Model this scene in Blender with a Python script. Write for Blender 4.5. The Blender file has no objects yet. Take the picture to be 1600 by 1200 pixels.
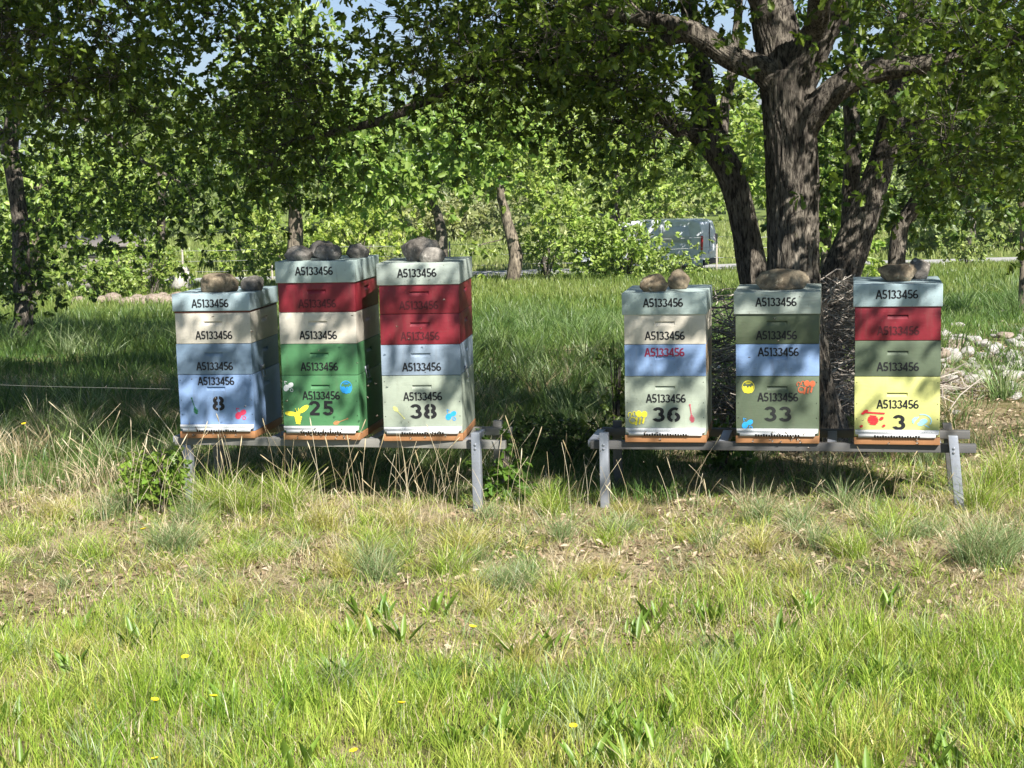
import bpy, bmesh, math, random
import numpy as np
from mathutils import Vector, Matrix

R = math.radians
rng = np.random.default_rng(7)
random.seed(7)
scene = bpy.context.scene
COL = scene.collection

# ------------------------------------------------------------------ camera
CAM_Z = 1.85
F_PX = 2500.0                      # focal length in photo pixels (photo 1600 wide)
PITCH, ROLL = R(7.95), R(1.49)
cam_d = bpy.data.cameras.new('camera')
cam_d.sensor_fit = 'HORIZONTAL'
cam_d.angle = 2 * math.atan(800 / F_PX)
cam_d.clip_start = 0.05
cam_d.clip_end = 6000
cam = bpy.data.objects.new('camera', cam_d)
COL.objects.link(cam)
cam.matrix_world = (Matrix.Translation((0, 0, CAM_Z))
                    @ Matrix.Rotation(R(90) - PITCH, 4, 'X')
                    @ Matrix.Rotation(-ROLL, 4, 'Z'))
scene.camera = cam

# ------------------------------------------------------------------ sky + sun
SUN_EL, SUN_AZ = R(42), R(27)      # azimuth measured from -Y towards +X
w = bpy.data.worlds.new('World')
scene.world = w
w.use_nodes = True
wn = w.node_tree
bgn = wn.nodes['Background']
sky = wn.nodes.new('ShaderNodeTexSky')
sky.sky_type = 'NISHITA'
sky.sun_disc = False
sky.sun_elevation = SUN_EL
sky.sun_rotation = R(180) - SUN_AZ
sky.air_density = 1.0
sky.dust_density = 0.0
sky.ozone_density = 3.0
sky.altitude = 2500
wn.links.new(sky.outputs[0], bgn.inputs[0])
bgn.inputs[1].default_value = 0.057
SUN_DIR = Vector((math.sin(SUN_AZ) * math.cos(SUN_EL), -math.cos(SUN_AZ) * math.cos(SUN_EL), math.sin(SUN_EL)))
sl = bpy.data.lights.new('sun', 'SUN')
sl.energy = 5.0
sl.angle = R(0.53)
sl.color = (1.0, 0.965, 0.91)
so = bpy.data.objects.new('sun', sl)
COL.objects.link(so)
so.rotation_euler = SUN_DIR.to_track_quat('Z', 'Y').to_euler()
so.location = (5, -10, 20)
scene.view_settings.view_transform = 'Standard'
scene.view_settings.look = 'None'
scene.view_settings.exposure = 1.2
scene.view_settings.gamma = 1.0
scene.render.film_transparent = False
try:
    scene.cycles.max_bounces = 6
    scene.cycles.transmission_bounces = 4
    scene.cycles.diffuse_bounces = 4
    scene.cycles.transparent_max_bounces = 4
except Exception:
    pass

# ------------------------------------------------------------------ helpers
def ray(px, py):
    a, b = (px - 800) / F_PX, (600 - py) / F_PX
    cr, sr = math.cos(ROLL), math.sin(ROLL)
    x, u = a * cr + b * sr, -a * sr + b * cr
    c, s = math.cos(PITCH), math.sin(PITCH)
    return np.array([x, c + u * s, -s + u * c])

def at(px, py, Y):
    d = ray(px, py)
    t = Y / d[1]
    return np.array([d[0] * t, Y, CAM_Z + d[2] * t])

def hash2(ix, iy, seed):
    h = (ix.astype(np.int64) * 374761393 + iy.astype(np.int64) * 668265263 + seed * 974634777) & 0x7fffffff
    h = ((h ^ (h >> 13)) * 1274126177) & 0x7fffffff
    return ((h ^ (h >> 16)) & 0xffff) / 65535.0

def vnoise(x, y, scale, seed=0):
    x = np.asarray(x, float) / scale + 1000; y = np.asarray(y, float) / scale + 1000
    ix, iy = np.floor(x), np.floor(y)
    fx, fy = x - ix, y - iy
    fx = fx * fx * (3 - 2 * fx); fy = fy * fy * (3 - 2 * fy)
    a = hash2(ix, iy, seed); b = hash2(ix + 1, iy, seed)
    c = hash2(ix, iy + 1, seed); d = hash2(ix + 1, iy + 1, seed)
    return (a * (1 - fx) + b * fx) * (1 - fy) + (c * (1 - fx) + d * fx) * fy

def fbm(x, y, scale, seed=0):
    return (vnoise(x, y, scale, seed) * .55 + vnoise(x, y, scale * .47, seed + 5) * .3 + vnoise(x, y, scale * .21, seed + 9) * .15)

def gz(x, y):
    x = np.asarray(x, float); y = np.asarray(y, float)
    t = np.clip((y - 9.0) / 47.0, 0, 1)
    base = -2.22 * (t * .9 + .1 * t * t * (3 - 2 * t))
    flat = np.clip((y - 50) / 5, 0, 1) * (1 - np.clip((y - 300) / 10, 0, 1))
    amp = np.where(y < 12, .05, .14) * (1 - flat * .8)
    b = (fbm(x, y, 1.3, 3) - .5) * .05 + (fbm(x, y, 5.0, 11) - .5) * 2 * amp
    return base + b * np.clip((y + 3) / 4, 0.3, 1)

def to_px(Pw):
    """photo pixel of world points"""
    Pw = np.asarray(Pw, float) - [0, 0, CAM_Z]
    c, s = math.cos(PITCH), math.sin(PITCH)
    d = Pw[:, 1] * c - Pw[:, 2] * s; u = Pw[:, 1] * s + Pw[:, 2] * c
    X, Yv = Pw[:, 0] / d, u / d
    cr, sr = math.cos(ROLL), math.sin(ROLL)
    return 800 + F_PX * (X * cr - Yv * sr), 600 - F_PX * (X * sr + Yv * cr)

def ground_at(px, py):
    d = ray(px, py); t = np.linspace(3, 120, 4000)
    x, y, z = d[0] * t, d[1] * t, CAM_Z + d[2] * t
    i = int(np.argmax(z < gz(x, y)))
    return np.array([x[i], y[i], float(gz(x[i], y[i]))])

class MB:
    """collects arrays of verts and faces; build() links them as one mesh object"""
    def __init__(s):
        s.v, s.f, s.n, s.t = [], [], 0, []
    def add(s, V, F, m=0, tint=None):
        V = np.asarray(V, np.float32).reshape(-1, 3)
        s.v.append(V)
        if not isinstance(F, (list, tuple)) or (len(F) and np.ndim(F[0]) == 1):
            try:
                F = [np.asarray(F, np.int64)] if np.ndim(F) != 1 else [np.asarray(F, np.int64)[None]]
            except ValueError:
                d = {}
                for q in F: d.setdefault(len(q), []).append(q)
                F = [np.array(q) for q in d.values()]
        for q in F:
            q = np.asarray(q, np.int64)
            s.f.append((q + s.n, m))
        if tint is None:
            tint = np.zeros((len(V), 3), np.float32)
        s.t.append(np.asarray(tint, np.float32).reshape(-1, 3))
        s.n += len(V)
    def mesh(s, name, mats, smooth=False):
        V = np.concatenate(s.v); T = np.concatenate(s.t)
        me = bpy.data.meshes.new(name)
        me.vertices.add(len(V))
        me.vertices.foreach_set('co', V.ravel())
        lt = np.concatenate([np.full(len(f), f.shape[1], np.int32) for f, m in s.f])
        lp = np.concatenate([f.ravel() for f, m in s.f]).astype(np.int32)
        mi = np.concatenate([np.full(len(f), m, np.int32) for f, m in s.f])
        ls = np.concatenate([[0], np.cumsum(lt)[:-1]]).astype(np.int32)
        me.loops.add(len(lp)); me.loops.foreach_set('vertex_index', lp)
        me.polygons.add(len(lt)); me.polygons.foreach_set('loop_start', ls)
        try: me.polygons.foreach_set('loop_total', lt)
        except Exception: pass
        for m in (mats if isinstance(mats, (list, tuple)) else [mats]): me.materials.append(m)
        me.polygons.foreach_set('material_index', mi)
        if smooth: me.polygons.foreach_set('use_smooth', np.ones(len(lt), bool))
        me.update(calc_edges=True)
        if T.any():
            a = me.attributes.new('tint', 'FLOAT_COLOR', 'POINT')
            a.data.foreach_set('color', np.concatenate([T, np.ones((len(T), 1), np.float32)], 1).ravel())
        return me
    def build(s, name, mats, parent=None, smooth=False):
        return link(name, s.mesh(name, mats, smooth), parent)

def link(name, data, parent=None, loc=None, rz=None):
    o = bpy.data.objects.new(name, data)
    COL.objects.link(o)
    if parent: o.parent = parent
    if loc is not None: o.location = [float(q) for q in loc]
    if rz is not None: o.rotation_euler = (0, 0, rz)
    return o

def tag(o, label=None, cat=None, group=None, kind=None):
    if label: o['label'] = label
    if cat: o['category'] = cat
    if group: o['group'] = group
    if kind: o['kind'] = kind
    return o

def empty(name, loc, rz=0):
    return link(name, None, None, loc, rz)

def copy_tree(o, parent=None):
    c = o.copy(); COL.objects.link(c)
    if parent: c.parent = parent
    for ch in [q for q in o.children]: copy_tree(ch, c)
    return c

# ------------------------------------------------------------------ materials
def newmat(name):
    m = bpy.data.materials.new(name); m.use_nodes = True
    nt = m.node_tree
    return m, nt, nt.nodes['Principled BSDF'], nt.nodes, nt.links

def ramp(nodes, stops):
    r = nodes.new('ShaderNodeValToRGB')
    el = r.color_ramp.elements
    while len(el) < len(stops): el.new(.5)
    for e, (p, c) in zip(el, stops):
        e.position = p; e.color = (*c, 1)
    return r

def noise(nodes, links, vec, scale, detail=4, rough=.6):
    n = nodes.new('ShaderNodeTexNoise')
    n.inputs['Scale'].default_value = scale
    n.inputs['Detail'].default_value = detail
    n.inputs['Roughness'].default_value = rough
    links.new(vec, n.inputs['Vector'])
    return n

def objcoord(nodes):
    return nodes.new('ShaderNodeTexCoord').outputs['Object']

def tint_mat(name, trans=.35, rough=.5, spec=.3, tcol=(1.15, 1.25, .55)):
    """colour of each leaf or blade comes from its own tint attribute"""
    m, nt, p, N, L = newmat(name)
    a = N.new('ShaderNodeAttribute'); a.attribute_name = 'tint'
    L.new(a.outputs['Color'], p.inputs['Base Color'])
    p.inputs['Roughness'].default_value = rough
    p.inputs['Specular IOR Level'].default_value = spec
    if trans:
        tr = N.new('ShaderNodeBsdfTranslucent')
        mul = N.new('ShaderNodeVectorMath'); mul.operation = 'MULTIPLY'
        mul.inputs[1].default_value = tcol
        L.new(a.outputs['Color'], mul.inputs[0])
        L.new(mul.outputs[0], tr.inputs['Color'])
        mx = N.new('ShaderNodeMixShader'); mx.inputs[0].default_value = trans
        L.new(p.outputs[0], mx.inputs[1]); L.new(tr.outputs[0], mx.inputs[2])
        L.new(mx.outputs[0], N['Material Output'].inputs['Surface'])
    return m

M_LEAF = tint_mat('oak_leaf', .42, .4, .45)
M_GRASS = tint_mat('grass_blade', .32, .4, .4, (1.1, 1.15, .7))
M_DRY = tint_mat('dry_leaf', .12, .8, .1, (1, .9, .7))

def bark_mat(name, dark, light, scale=1.0):
    m, nt, p, N, L = newmat(name)
    co = objcoord(N)
    mp = N.new('ShaderNodeMapping'); mp.inputs['Scale'].default_value = (1, 1, .22)
    L.new(co, mp.inputs['Vector'])
    n1 = noise(N, L, mp.outputs[0], 38 * scale, 6, .65); n1.inputs['Distortion'].default_value = .7
    n2 = noise(N, L, co, 3.5, 3, .6)
    n3 = noise(N, L, co, 14, 5, .7)
    r1 = ramp(N, [(.4, dark), (.5, tuple((a + b) / 2 for a, b in zip(dark, light))), (.62, light)])
    L.new(n1.outputs['Fac'], r1.inputs[0])
    r2 = ramp(N, [(.4, (.6, .59, .58)), (.7, (1.3, 1.3, 1.25))])
    L.new(n2.outputs['Fac'], r2.inputs[0])
    mx = N.new('ShaderNodeMixRGB'); mx.blend_type = 'MULTIPLY'; mx.inputs[0].default_value = 1
    L.new(r1.outputs[0], mx.inputs[1]); L.new(r2.outputs[0], mx.inputs[2])
    r3 = ramp(N, [(.66, (0, 0, 0)), (.72, (1, 1, 1))]); L.new(n3.outputs['Fac'], r3.inputs[0])
    mx2 = N.new('ShaderNodeMixRGB'); mx2.inputs[2].default_value = (.17, .17, .09, 1)   # lichen
    ml = N.new('ShaderNodeMath'); ml.operation = 'MULTIPLY'; ml.inputs[1].default_value = .55
    L.new(r3.outputs[0], ml.inputs[0]); L.new(ml.outputs[0], mx2.inputs[0])
    L.new(mx.outputs[0], mx2.inputs[1])
    L.new(mx2.outputs[0], p.inputs['Base Color'])
    p.inputs['Roughness'].default_value = .9
    p.inputs['Specular IOR Level'].default_value = .15
    b = N.new('ShaderNodeBump'); b.inputs['Strength'].default_value = 1; b.inputs['Distance'].default_value = .02
    L.new(n1.outputs['Fac'], b.inputs['Height']); L.new(b.outputs[0], p.inputs['Normal'])
    return m

M_BARK = bark_mat('oak_bark', (.028, .023, .019), (.235, .205, .168), 1.5)
M_BARKF = bark_mat('pale_bark', (.06, .05, .04), (.3, .25, .19), .5)

def paint(name, col, wear=.5, rough=.5, grain=False, dirt=(.12, .1, .075)):
    col = tuple(c * .8 for c in col)
    m, nt, p, N, L = newmat(name)
    co = objcoord(N)
    geo = N.new('ShaderNodeObjectInfo')
    add = N.new('ShaderNodeVectorMath'); add.operation = 'ADD'
    L.new(co, add.inputs[0]); L.new(geo.outputs['Random'], add.inputs[1])
    v = add.outputs[0]
    n1 = noise(N, L, v, 5, 4, .6)
    r1 = ramp(N, [(.3, tuple(c * .84 for c in col)), (.7, tuple(min(1, c * 1.1) for c in col))])
    L.new(n1.outputs['Fac'], r1.inputs[0])
    n2 = noise(N, L, v, 60, 3, .7)
    mp = N.new('ShaderNodeMapping'); mp.inputs['Scale'].default_value = (1, 1, .15) if not grain else (.12, .12, 1)
    L.new(v, mp.inputs['Vector'])
    n3 = noise(N, L, mp.outputs[0], 28 if not grain else 70, 4, .6)
    r2 = ramp(N, [(.62, (0, 0, 0)), (.75, (1, 1, 1))]); L.new(n2.outputs['Fac'], r2.inputs[0])
    r3 = ramp(N, [(.55, (0, 0, 0)), (.8, (1, 1, 1))]); L.new(n3.outputs['Fac'], r3.inputs[0])
    vo = N.new('ShaderNodeTexVoronoi'); vo.inputs['Scale'].default_value = 26; L.new(v, vo.inputs['Vector'])
    rv = ramp(N, [(.07, (1, 1, 1)), (.1, (0, 0, 0))]); L.new(vo.outputs['Distance'], rv.inputs[0])
    mx0 = N.new('ShaderNodeMath'); mx0.operation = 'MAXIMUM'; L.new(rv.outputs[0], mx0.inputs[0]); L.new(r2.outputs[0], mx0.inputs[1])
    mxm = N.new('ShaderNodeMath'); mxm.operation = 'MAXIMUM'
    L.new(mx0.outputs[0], mxm.inputs[0]); L.new(r3.outputs[0], mxm.inputs[1])
    ml = N.new('ShaderNodeMath'); ml.operation = 'MULTIPLY'; ml.inputs[1].default_value = .6 * wear
    L.new(mxm.outputs[0], ml.inputs[0])
    mx = N.new('ShaderNodeMixRGB'); mx.inputs[2].default_value = (*dirt, 1)
    L.new(ml.outputs[0], mx.inputs[0]); L.new(r1.outputs[0], mx.inputs[1])
    L.new(mx.outputs[0], p.inputs['Base Color'])
    p.inputs['Roughness'].default_value = rough
    p.inputs['Specular IOR Level'].default_value = .35
    b = N.new('ShaderNodeBump'); b.inputs['Strength'].default_value = .5; b.inputs['Distance'].default_value = .0015
    mg = N.new('ShaderNodeMapping'); mg.inputs['Scale'].default_value = (.1, .1, 1); L.new(v, mg.inputs['Vector'])
    n4 = noise(N, L, mg.outputs[0], 95, 3, .6); ad = N.new('ShaderNodeMath'); ad.operation = 'ADD'
    L.new(n4.outputs['Fac'], ad.inputs[0]); L.new((n3 if grain else n2).outputs['Fac'], ad.inputs[1])
    L.new(ad.outputs[0], b.inputs['Height']); L.new(b.outputs[0], p.inputs['Normal'])
    return m

P = {
 'cream': paint('cream_paint', (.74, .68, .56)),
 'red': paint('red_paint', (.25, .022, .034), .5),
 'green': paint('green_paint', (.09, .25, .105), .5),
 'blue': paint('blue_paint', (.27, .4, .64), .6),
 'steel': paint('steel_blue_paint', (.2, .285, .38), .4),
 'steelpale': paint('pale_steel_paint', (.33, .41, .5), .4),
 'sage': paint('sage_paint', (.42, .47, .37), .5),
 'darkgreen': paint('dark_green_paint', (.115, .145, .085), .45),
 'olive': paint('olive_green_paint', (.13, .165, .105), .45),
 'yellow': paint('yellow_paint', (.68, .68, .24), .4),
 'lid': paint('grey_green_lid_paint', (.48, .58, .54), .7, .4),
 'lidwood': paint('weathered_lid_paint', (.5, .56, .49), 1.0, .6, True),
 'lidblue': paint('blue_grey_lid_paint', (.46, .58, .61), .6, .4),
 'lidsteel': paint('sheet_metal_lid', (.4, .51, .53), .6, .38),
 'wood': paint('orange_wood', (.42, .2, .085), .6, .6, True, (.1, .05, .03)),
 'brown': paint('red_brown_board', (.2, .07, .045), .6, .7),
 'white': paint('white_guard', (.8, .8, .79), .3, .35),
 'galv': paint('galvanised_steel', (.36, .38, .42), .7, .42),
 'beam': paint('weathered_grey_beam', (.12, .117, .113), .9, .6, True),
 'beampale': paint('pale_weathered_beam', (.27, .26, .23), .9, .6, True),
 'tan': paint('tan_wood', (.5, .38, .25), .5, .6),
}
P['galv'].node_tree.nodes['Principled BSDF'].inputs['Metallic'].default_value = .35

def flat(name, col, rough=.6, metal=0, spec=.3):
    m, nt, p, N, L = newmat(name)
    n = noise(N, L, objcoord(N), 90, 3, .7)
    r = ramp(N, [(.3, tuple(c * .8 for c in col)), (.75, tuple(min(1, c * 1.12) for c in col))])
    L.new(n.outputs['Fac'], r.inputs[0]); L.new(r.outputs[0], p.inputs['Base Color'])
    p.inputs['Roughness'].default_value = rough; p.inputs['Metallic'].default_value = metal
    p.inputs['Specular IOR Level'].default_value = spec
    return m

I = {k: flat('ink_' + k, c) for k, c in dict(
    black=(.014, .014, .016), grey=(.018, .02, .019), darkred=(.3, .03, .07), maroon=(.075, .012, .016), forest=(.02, .16, .05), pink=(.75, .06, .13),
    white=(.8, .8, .78), sky=(.03, .32, .75), yellow=(.8, .7, .05), orange=(.6, .14, .06), rust=(.5, .24, .1),
    paleyellow=(.62, .62, .22), crimson=(.62, .03, .04), paleblue=(.3, .6, .75), rose=(.5, .09, .12)).items()}
for _m in I.values():                       # stencil paint is worn through in places
    nt = _m.node_tree; N, L = nt.nodes, nt.links
    n_ = noise(N, L, objcoord(N), 130, 4, .7); r_ = ramp(N, [(.6, (0, 0, 0)), (.7, (1, 1, 1))]); L.new(n_.outputs['Fac'], r_.inputs[0])
    ml = N.new('ShaderNodeMath'); ml.operation = 'MULTIPLY'; ml.inputs[1].default_value = .6; L.new(r_.outputs[0], ml.inputs[0])
    tb_ = N.new('ShaderNodeBsdfTransparent'); mx_ = N.new('ShaderNodeMixShader')
    L.new(ml.outputs[0], mx_.inputs[0]); L.new(N['Principled BSDF'].outputs[0], mx_.inputs[1]); L.new(tb_.outputs[0], mx_.inputs[2])
    L.new(mx_.outputs[0], N['Material Output'].inputs['Surface'])
M_DARK = flat('dark_slot', (.008, .007, .006), .9)

def stone_mat(name, a, b, c):
    m, nt, p, N, L = newmat(name)
    co = objcoord(N)
    oi = N.new('ShaderNodeObjectInfo')
    add = N.new('ShaderNodeVectorMath'); add.operation = 'ADD'
    L.new(co, add.inputs[0]); L.new(oi.outputs['Random'], add.inputs[1])
    n1 = noise(N, L, add.outputs[0], 9, 8, .7); n2 = noise(N, L, add.outputs[0], 45, 5, .7)
    r1 = ramp(N, [(.32, a), (.5, b), (.68, c)]); L.new(n1.outputs['Fac'], r1.inputs[0])
    r2 = ramp(N, [(.3, (.6, .6, .6)), (.7, (1.2, 1.2, 1.2))]); L.new(n2.outputs['Fac'], r2.inputs[0])
    mx = N.new('ShaderNodeMixRGB'); mx.blend_type = 'MULTIPLY'; mx.inputs[0].default_value = 1
    L.new(r1.outputs[0], mx.inputs[1]); L.new(r2.outputs[0], mx.inputs[2])
    n3 = noise(N, L, add.outputs[0], 22, 5, .75); rl = ramp(N, [(.6, (0, 0, 0)), (.68, (.7, .7, .7))]); L.new(n3.outputs['Fac'], rl.inputs[0])
    ml = N.new('ShaderNodeMixRGB'); ml.inputs[2].default_value = tuple(min(.6, q * 1.5 + .06) for q in c) + (1,)
    L.new(rl.outputs[0], ml.inputs[0]); L.new(mx.outputs[0], ml.inputs[1])
    L.new(ml.outputs[0], p.inputs['Base Color'])
    p.inputs['Roughness'].default_value = .85; p.inputs['Specular IOR Level'].default_value = .2
    bp = N.new('ShaderNodeBump'); bp.inputs['Strength'].default_value = .8; bp.inputs['Distance'].default_value = .006
    L.new(n2.outputs['Fac'], bp.inputs['Height']); L.new(bp.outputs[0], p.inputs['Normal'])
    return m

S_BROWN = stone_mat('brown_fieldstone', (.085, .065, .045), (.19, .15, .1), (.34, .28, .19))
S_GREY = stone_mat('grey_fieldstone', (.065, .058, .05), (.17, .155, .135), (.33, .3, .26))
S_MIX = stone_mat('grey_brown_fieldstone', (.075, .065, .055), (.18, .16, .135), (.37, .33, .28))
S_TAN = stone_mat('tan_fieldstone', (.1, .075, .05), (.26, .2, .13), (.5, .41, .28))
S_PALE = stone_mat('pale_limestone', (.24, .215, .19), (.41, .385, .35), (.57, .545, .5))
S_RED = stone_mat('reddish_rubble', (.16, .12, .09), (.28, .22, .17), (.46, .39, .32))

# ------------------------------------------------------------------ ground, road, hills
def make_ground():
    ys = np.concatenate([np.arange(-6, 12, .12), np.arange(12, 60, .5), np.arange(60, 130, 2.5), [140, 170, 220, 300, 450, 700, 1100, 1800, 3000]])
    nx = 150
    u = np.linspace(-1, 1, nx)
    hw = np.where(ys < 12, 9.0, 9 + (ys - 12) * 1.0)
    X = u[None] * hw[:, None]; Y = np.repeat(ys[:, None], nx, 1)
    Z = gz(X, Y)
    V = np.stack([X, Y, Z], -1).reshape(-1, 3)
    ny = len(ys)
    i = (np.arange(ny - 1)[:, None] * nx + np.arange(nx - 1)[None]).ravel()
    mb = MB(); mb.add(V, np.stack([i, i + 1, i + nx + 1, i + nx], 1))
    m, nt, p, N, L = newmat('meadow_soil')
    co = objcoord(N)
    n1 = noise(N, L, co, 1.1, 6, .65); n2 = noise(N, L, co, 24, 6, .7); n3 = noise(N, L, co, 90, 4, .7)
    r1 = ramp(N, [(.34, (.085, .11, .03)), (.45, (.2, .17, .08)), (.58, (.46, .37, .24))])
    L.new(n1.outputs['Fac'], r1.inputs[0])
    r2 = ramp(N, [(.3, (.45, .4, .36)), (.5, (1, 1, 1)), (.72, (1.5, 1.4, 1.25))]); L.new(n2.outputs['Fac'], r2.inputs[0])
    mx = N.new('ShaderNodeMixRGB'); mx.blend_type = 'MULTIPLY'; mx.inputs[0].default_value = 1
    L.new(r1.outputs[0], mx.inputs[1]); L.new(r2.outputs[0], mx.inputs[2])
    # far field is green: blend by distance along the ground (object Y)
    sx = N.new('ShaderNodeSeparateXYZ'); L.new(co, sx.inputs[0])
    mr = N.new('ShaderNodeMapRange'); mr.inputs[1].default_value = 15; mr.inputs[2].default_value = 28
    L.new(sx.outputs['Y'], mr.inputs[0])
    r4 = ramp(N, [(.35, (.1, .15, .03)), (.65, (.2, .24, .075))]); L.new(n2.outputs['Fac'], r4.inputs[0])
    mx2 = N.new('ShaderNodeMixRGB'); L.new(mr.outputs[0], mx2.inputs[0]); L.new(mx.outputs[0], mx2.inputs[1]); L.new(r4.outputs[0], mx2.inputs[2])
    L.new(mx2.outputs[0], p.inputs['Base Color'])
    p.inputs['Roughness'].default_value = .95; p.inputs['Specular IOR Level'].default_value = .1
    b = N.new('ShaderNodeBump'); b.inputs['Strength'].default_value = .9; b.inputs['Distance'].default_value = .03
    L.new(n3.outputs['Fac'], b.inputs['Height']); L.new(b.outputs[0], p.inputs['Normal'])
    tag(mb.build('ground', m, smooth=True), kind='structure')

    xs = np.linspace(-70, 70, 141)
    mb = MB()
    for y0, y1 in ((56.0, 59.6),):
        a = np.stack([xs, xs * 0 + y0, gz(xs, xs * 0 + y0) + .03], 1); c = np.stack([xs, xs * 0 + y1, gz(xs, xs * 0 + y1) + .03], 1)
        k = np.arange(140); n = 141
        mb.add(np.concatenate([a, c]), np.stack([k, k + 1, k + 1 + n, k + n], 1))
        a2 = a.copy(); a2[:, 2] -= .4; a2[:, 1] -= .4
        mb.add(np.concatenate([a2, a]), np.stack([k, k + 1, k + 1 + n, k + n], 1))
    rm = flat('pale_asphalt', (.36, .35, .34), .9)
    tag(mb.build('road', rm), kind='structure')

    # distant blue-grey mountain
    xs = np.linspace(-1400, 1400, 120)
    prof = 25 + 40 * fbm(xs, xs * 0, 520, 41) + 14 * fbm(xs, xs * 0, 130, 43) + 38 * np.exp(-((xs - 150) / 300) ** 2)
    rows = []
    for t in np.linspace(0, 1, 14):
        y = 1500 + 500 * t + 60 * (fbm(xs, xs * 0 + t * 500, 150, 47) - .5)
        rows.append(np.stack([xs * (1 + .2 * t), y, -6 + (prof + 6) * math.sin(t * math.pi / 2) + 14 * (fbm(xs, y, 90, 49) - .5) * math.sin(t * math.pi)], 1))
    V = np.concatenate(rows); n = 120
    i = (np.arange(13)[:, None] * n + np.arange(n - 1)[None]).ravel()
    mb = MB(); mb.add(V, np.stack([i, i + 1, i + n + 1, i + n], 1))
    m, nt, p, N, L = newmat('scrub_mountain')
    n1 = noise(N, L, objcoord(N), .03, 8, .7)
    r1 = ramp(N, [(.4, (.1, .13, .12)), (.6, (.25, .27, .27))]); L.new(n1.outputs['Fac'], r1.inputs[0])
    L.new(r1.outputs[0], p.inputs['Base Color']); p.inputs['Roughness'].default_value = 1
    tag(mb.build('hills', m, smooth=True), kind='structure')
make_ground()

# ------------------------------------------------------------------ geometry builders
def box(mb, x0, x1, y0, y1, z0, z1, m=0):
    V = [(x0, y0, z0), (x1, y0, z0), (x1, y1, z0), (x0, y1, z0), (x0, y0, z1), (x1, y0, z1), (x1, y1, z1), (x0, y1, z1)]
    mb.add(V, np.array([(0, 3, 2, 1), (4, 5, 6, 7), (0, 1, 5, 4), (1, 2, 6, 5), (2, 3, 7, 6), (3, 0, 4, 7)]), m)

def bevel_mesh(me, w=.002, seg=2):
    bm = bmesh.new(); bm.from_mesh(me)
    bmesh.ops.remove_doubles(bm, verts=bm.verts, dist=1e-5)
    es = [e for e in bm.edges if len(e.link_faces) == 2 and e.calc_face_angle(0) > .5]
    bmesh.ops.bevel(bm, geom=es, offset=w, segments=seg, affect='EDGES', profile=.6, clamp_overlap=True)
    bm.to_mesh(me); bm.free()
    return me

def box_obj(name, dims, mat, parent, bev=.002):
    mb = MB(); box(mb, *dims)
    return link(name, bevel_mesh(mb.mesh(name, mat), bev), parent)

def resample(pts, step):
    pts = np.asarray(pts, float)
    if len(pts) > 2:                                   # Catmull-Rom
        q = np.concatenate([[2 * pts[0] - pts[1]], pts, [2 * pts[-1] - pts[-2]]])
        out = []
        for i in range(len(pts) - 1):
            p0, p1, p2, p3 = q[i:i + 4]
            n = max(2, int(np.linalg.norm((p2 - p1)[:3]) / step) + 1)
            t = np.linspace(0, 1, n, endpoint=False)[:, None]
            out.append(.5 * (2 * p1 + (p2 - p0) * t + (2 * p0 - 5 * p1 + 4 * p2 - p3) * t ** 2 + (3 * p1 - p0 - 3 * p2 + p3) * t ** 3))
        return np.concatenate(out + [pts[-1:]])
    n = max(2, int(np.linalg.norm((pts[1] - pts[0])[:3]) / step) + 1)
    t = np.linspace(0, 1, n)[:, None]
    return pts[0] * (1 - t) + pts[1] * t

def tube(mb, pts, rad, seg=6, m=0, ridge=0., seed=0, tint=None, flare=0):
    pts = np.asarray(pts, float); n = len(pts); rad = np.broadcast_to(np.asarray(rad, float), (n,))
    T = np.gradient(pts, axis=0); T /= np.linalg.norm(T, axis=1)[:, None] + 1e-9
    ref = np.array([1., 0, 0]) if abs(T[0][0]) < .8 else np.array([0, 1., 0])
    A = np.empty((n, 3)); B = np.empty((n, 3)); a = ref
    for i in range(n):
        a = a - T[i] * (a @ T[i]); a /= np.linalg.norm(a) + 1e-9
        A[i] = a; B[i] = np.cross(T[i], a)
    th = np.arange(seg) * 2 * math.pi / seg
    r = np.repeat(rad[:, None], seg, 1)
    if ridge:
        L = np.concatenate([[0], np.cumsum(np.linalg.norm(np.diff(pts, axis=0), axis=1))])
        per = 34
        TH = (th[None] * per / (2 * math.pi)) + (vnoise(L[:, None] * 3, th[None] * 0, 1., seed) - .5) * 2.2 + (vnoise(L[:, None] * 9 + np.cos(th)[None] * 4, np.sin(th)[None] * 4, 1., seed + 2) - .5) * 1.6
        g = np.abs(((TH % 1) - .5) * 2) ** .7
        lump = fbm(np.cos(th)[None] * 1.2 + L[:, None] * 2, np.sin(th)[None] * 1.2 + 7, .8, seed + 4) - .5
        r = r * (1 + ridge * (g - .5) + .22 * lump)
        if flare:
            h = np.exp(-L / .28)[:, None]
            r = r * (1 + flare * h * (.6 + .5 * np.cos(th * 5 + seed)[None]))
    V = pts[:, None] + A[:, None] * (np.cos(th)[None, :, None] * r[..., None]) + B[:, None] * (np.sin(th)[None, :, None] * r[..., None])
    i = np.arange(n - 1)[:, None] * seg; j = np.arange(seg)[None]
    k = (j + 1) % seg
    F = np.stack([i + j, i + k, i + seg + k, i + seg + j], -1).reshape(-1, 4)
    tn = None if tint is None else np.repeat(np.asarray(tint)[None], n * seg, 0)
    mb.add(V.reshape(-1, 3), F, m, tn)
    cap = np.array([np.arange(seg) + (n - 1) * seg])
    mb.f.append((cap + mb.n - n * seg, m))

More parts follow.
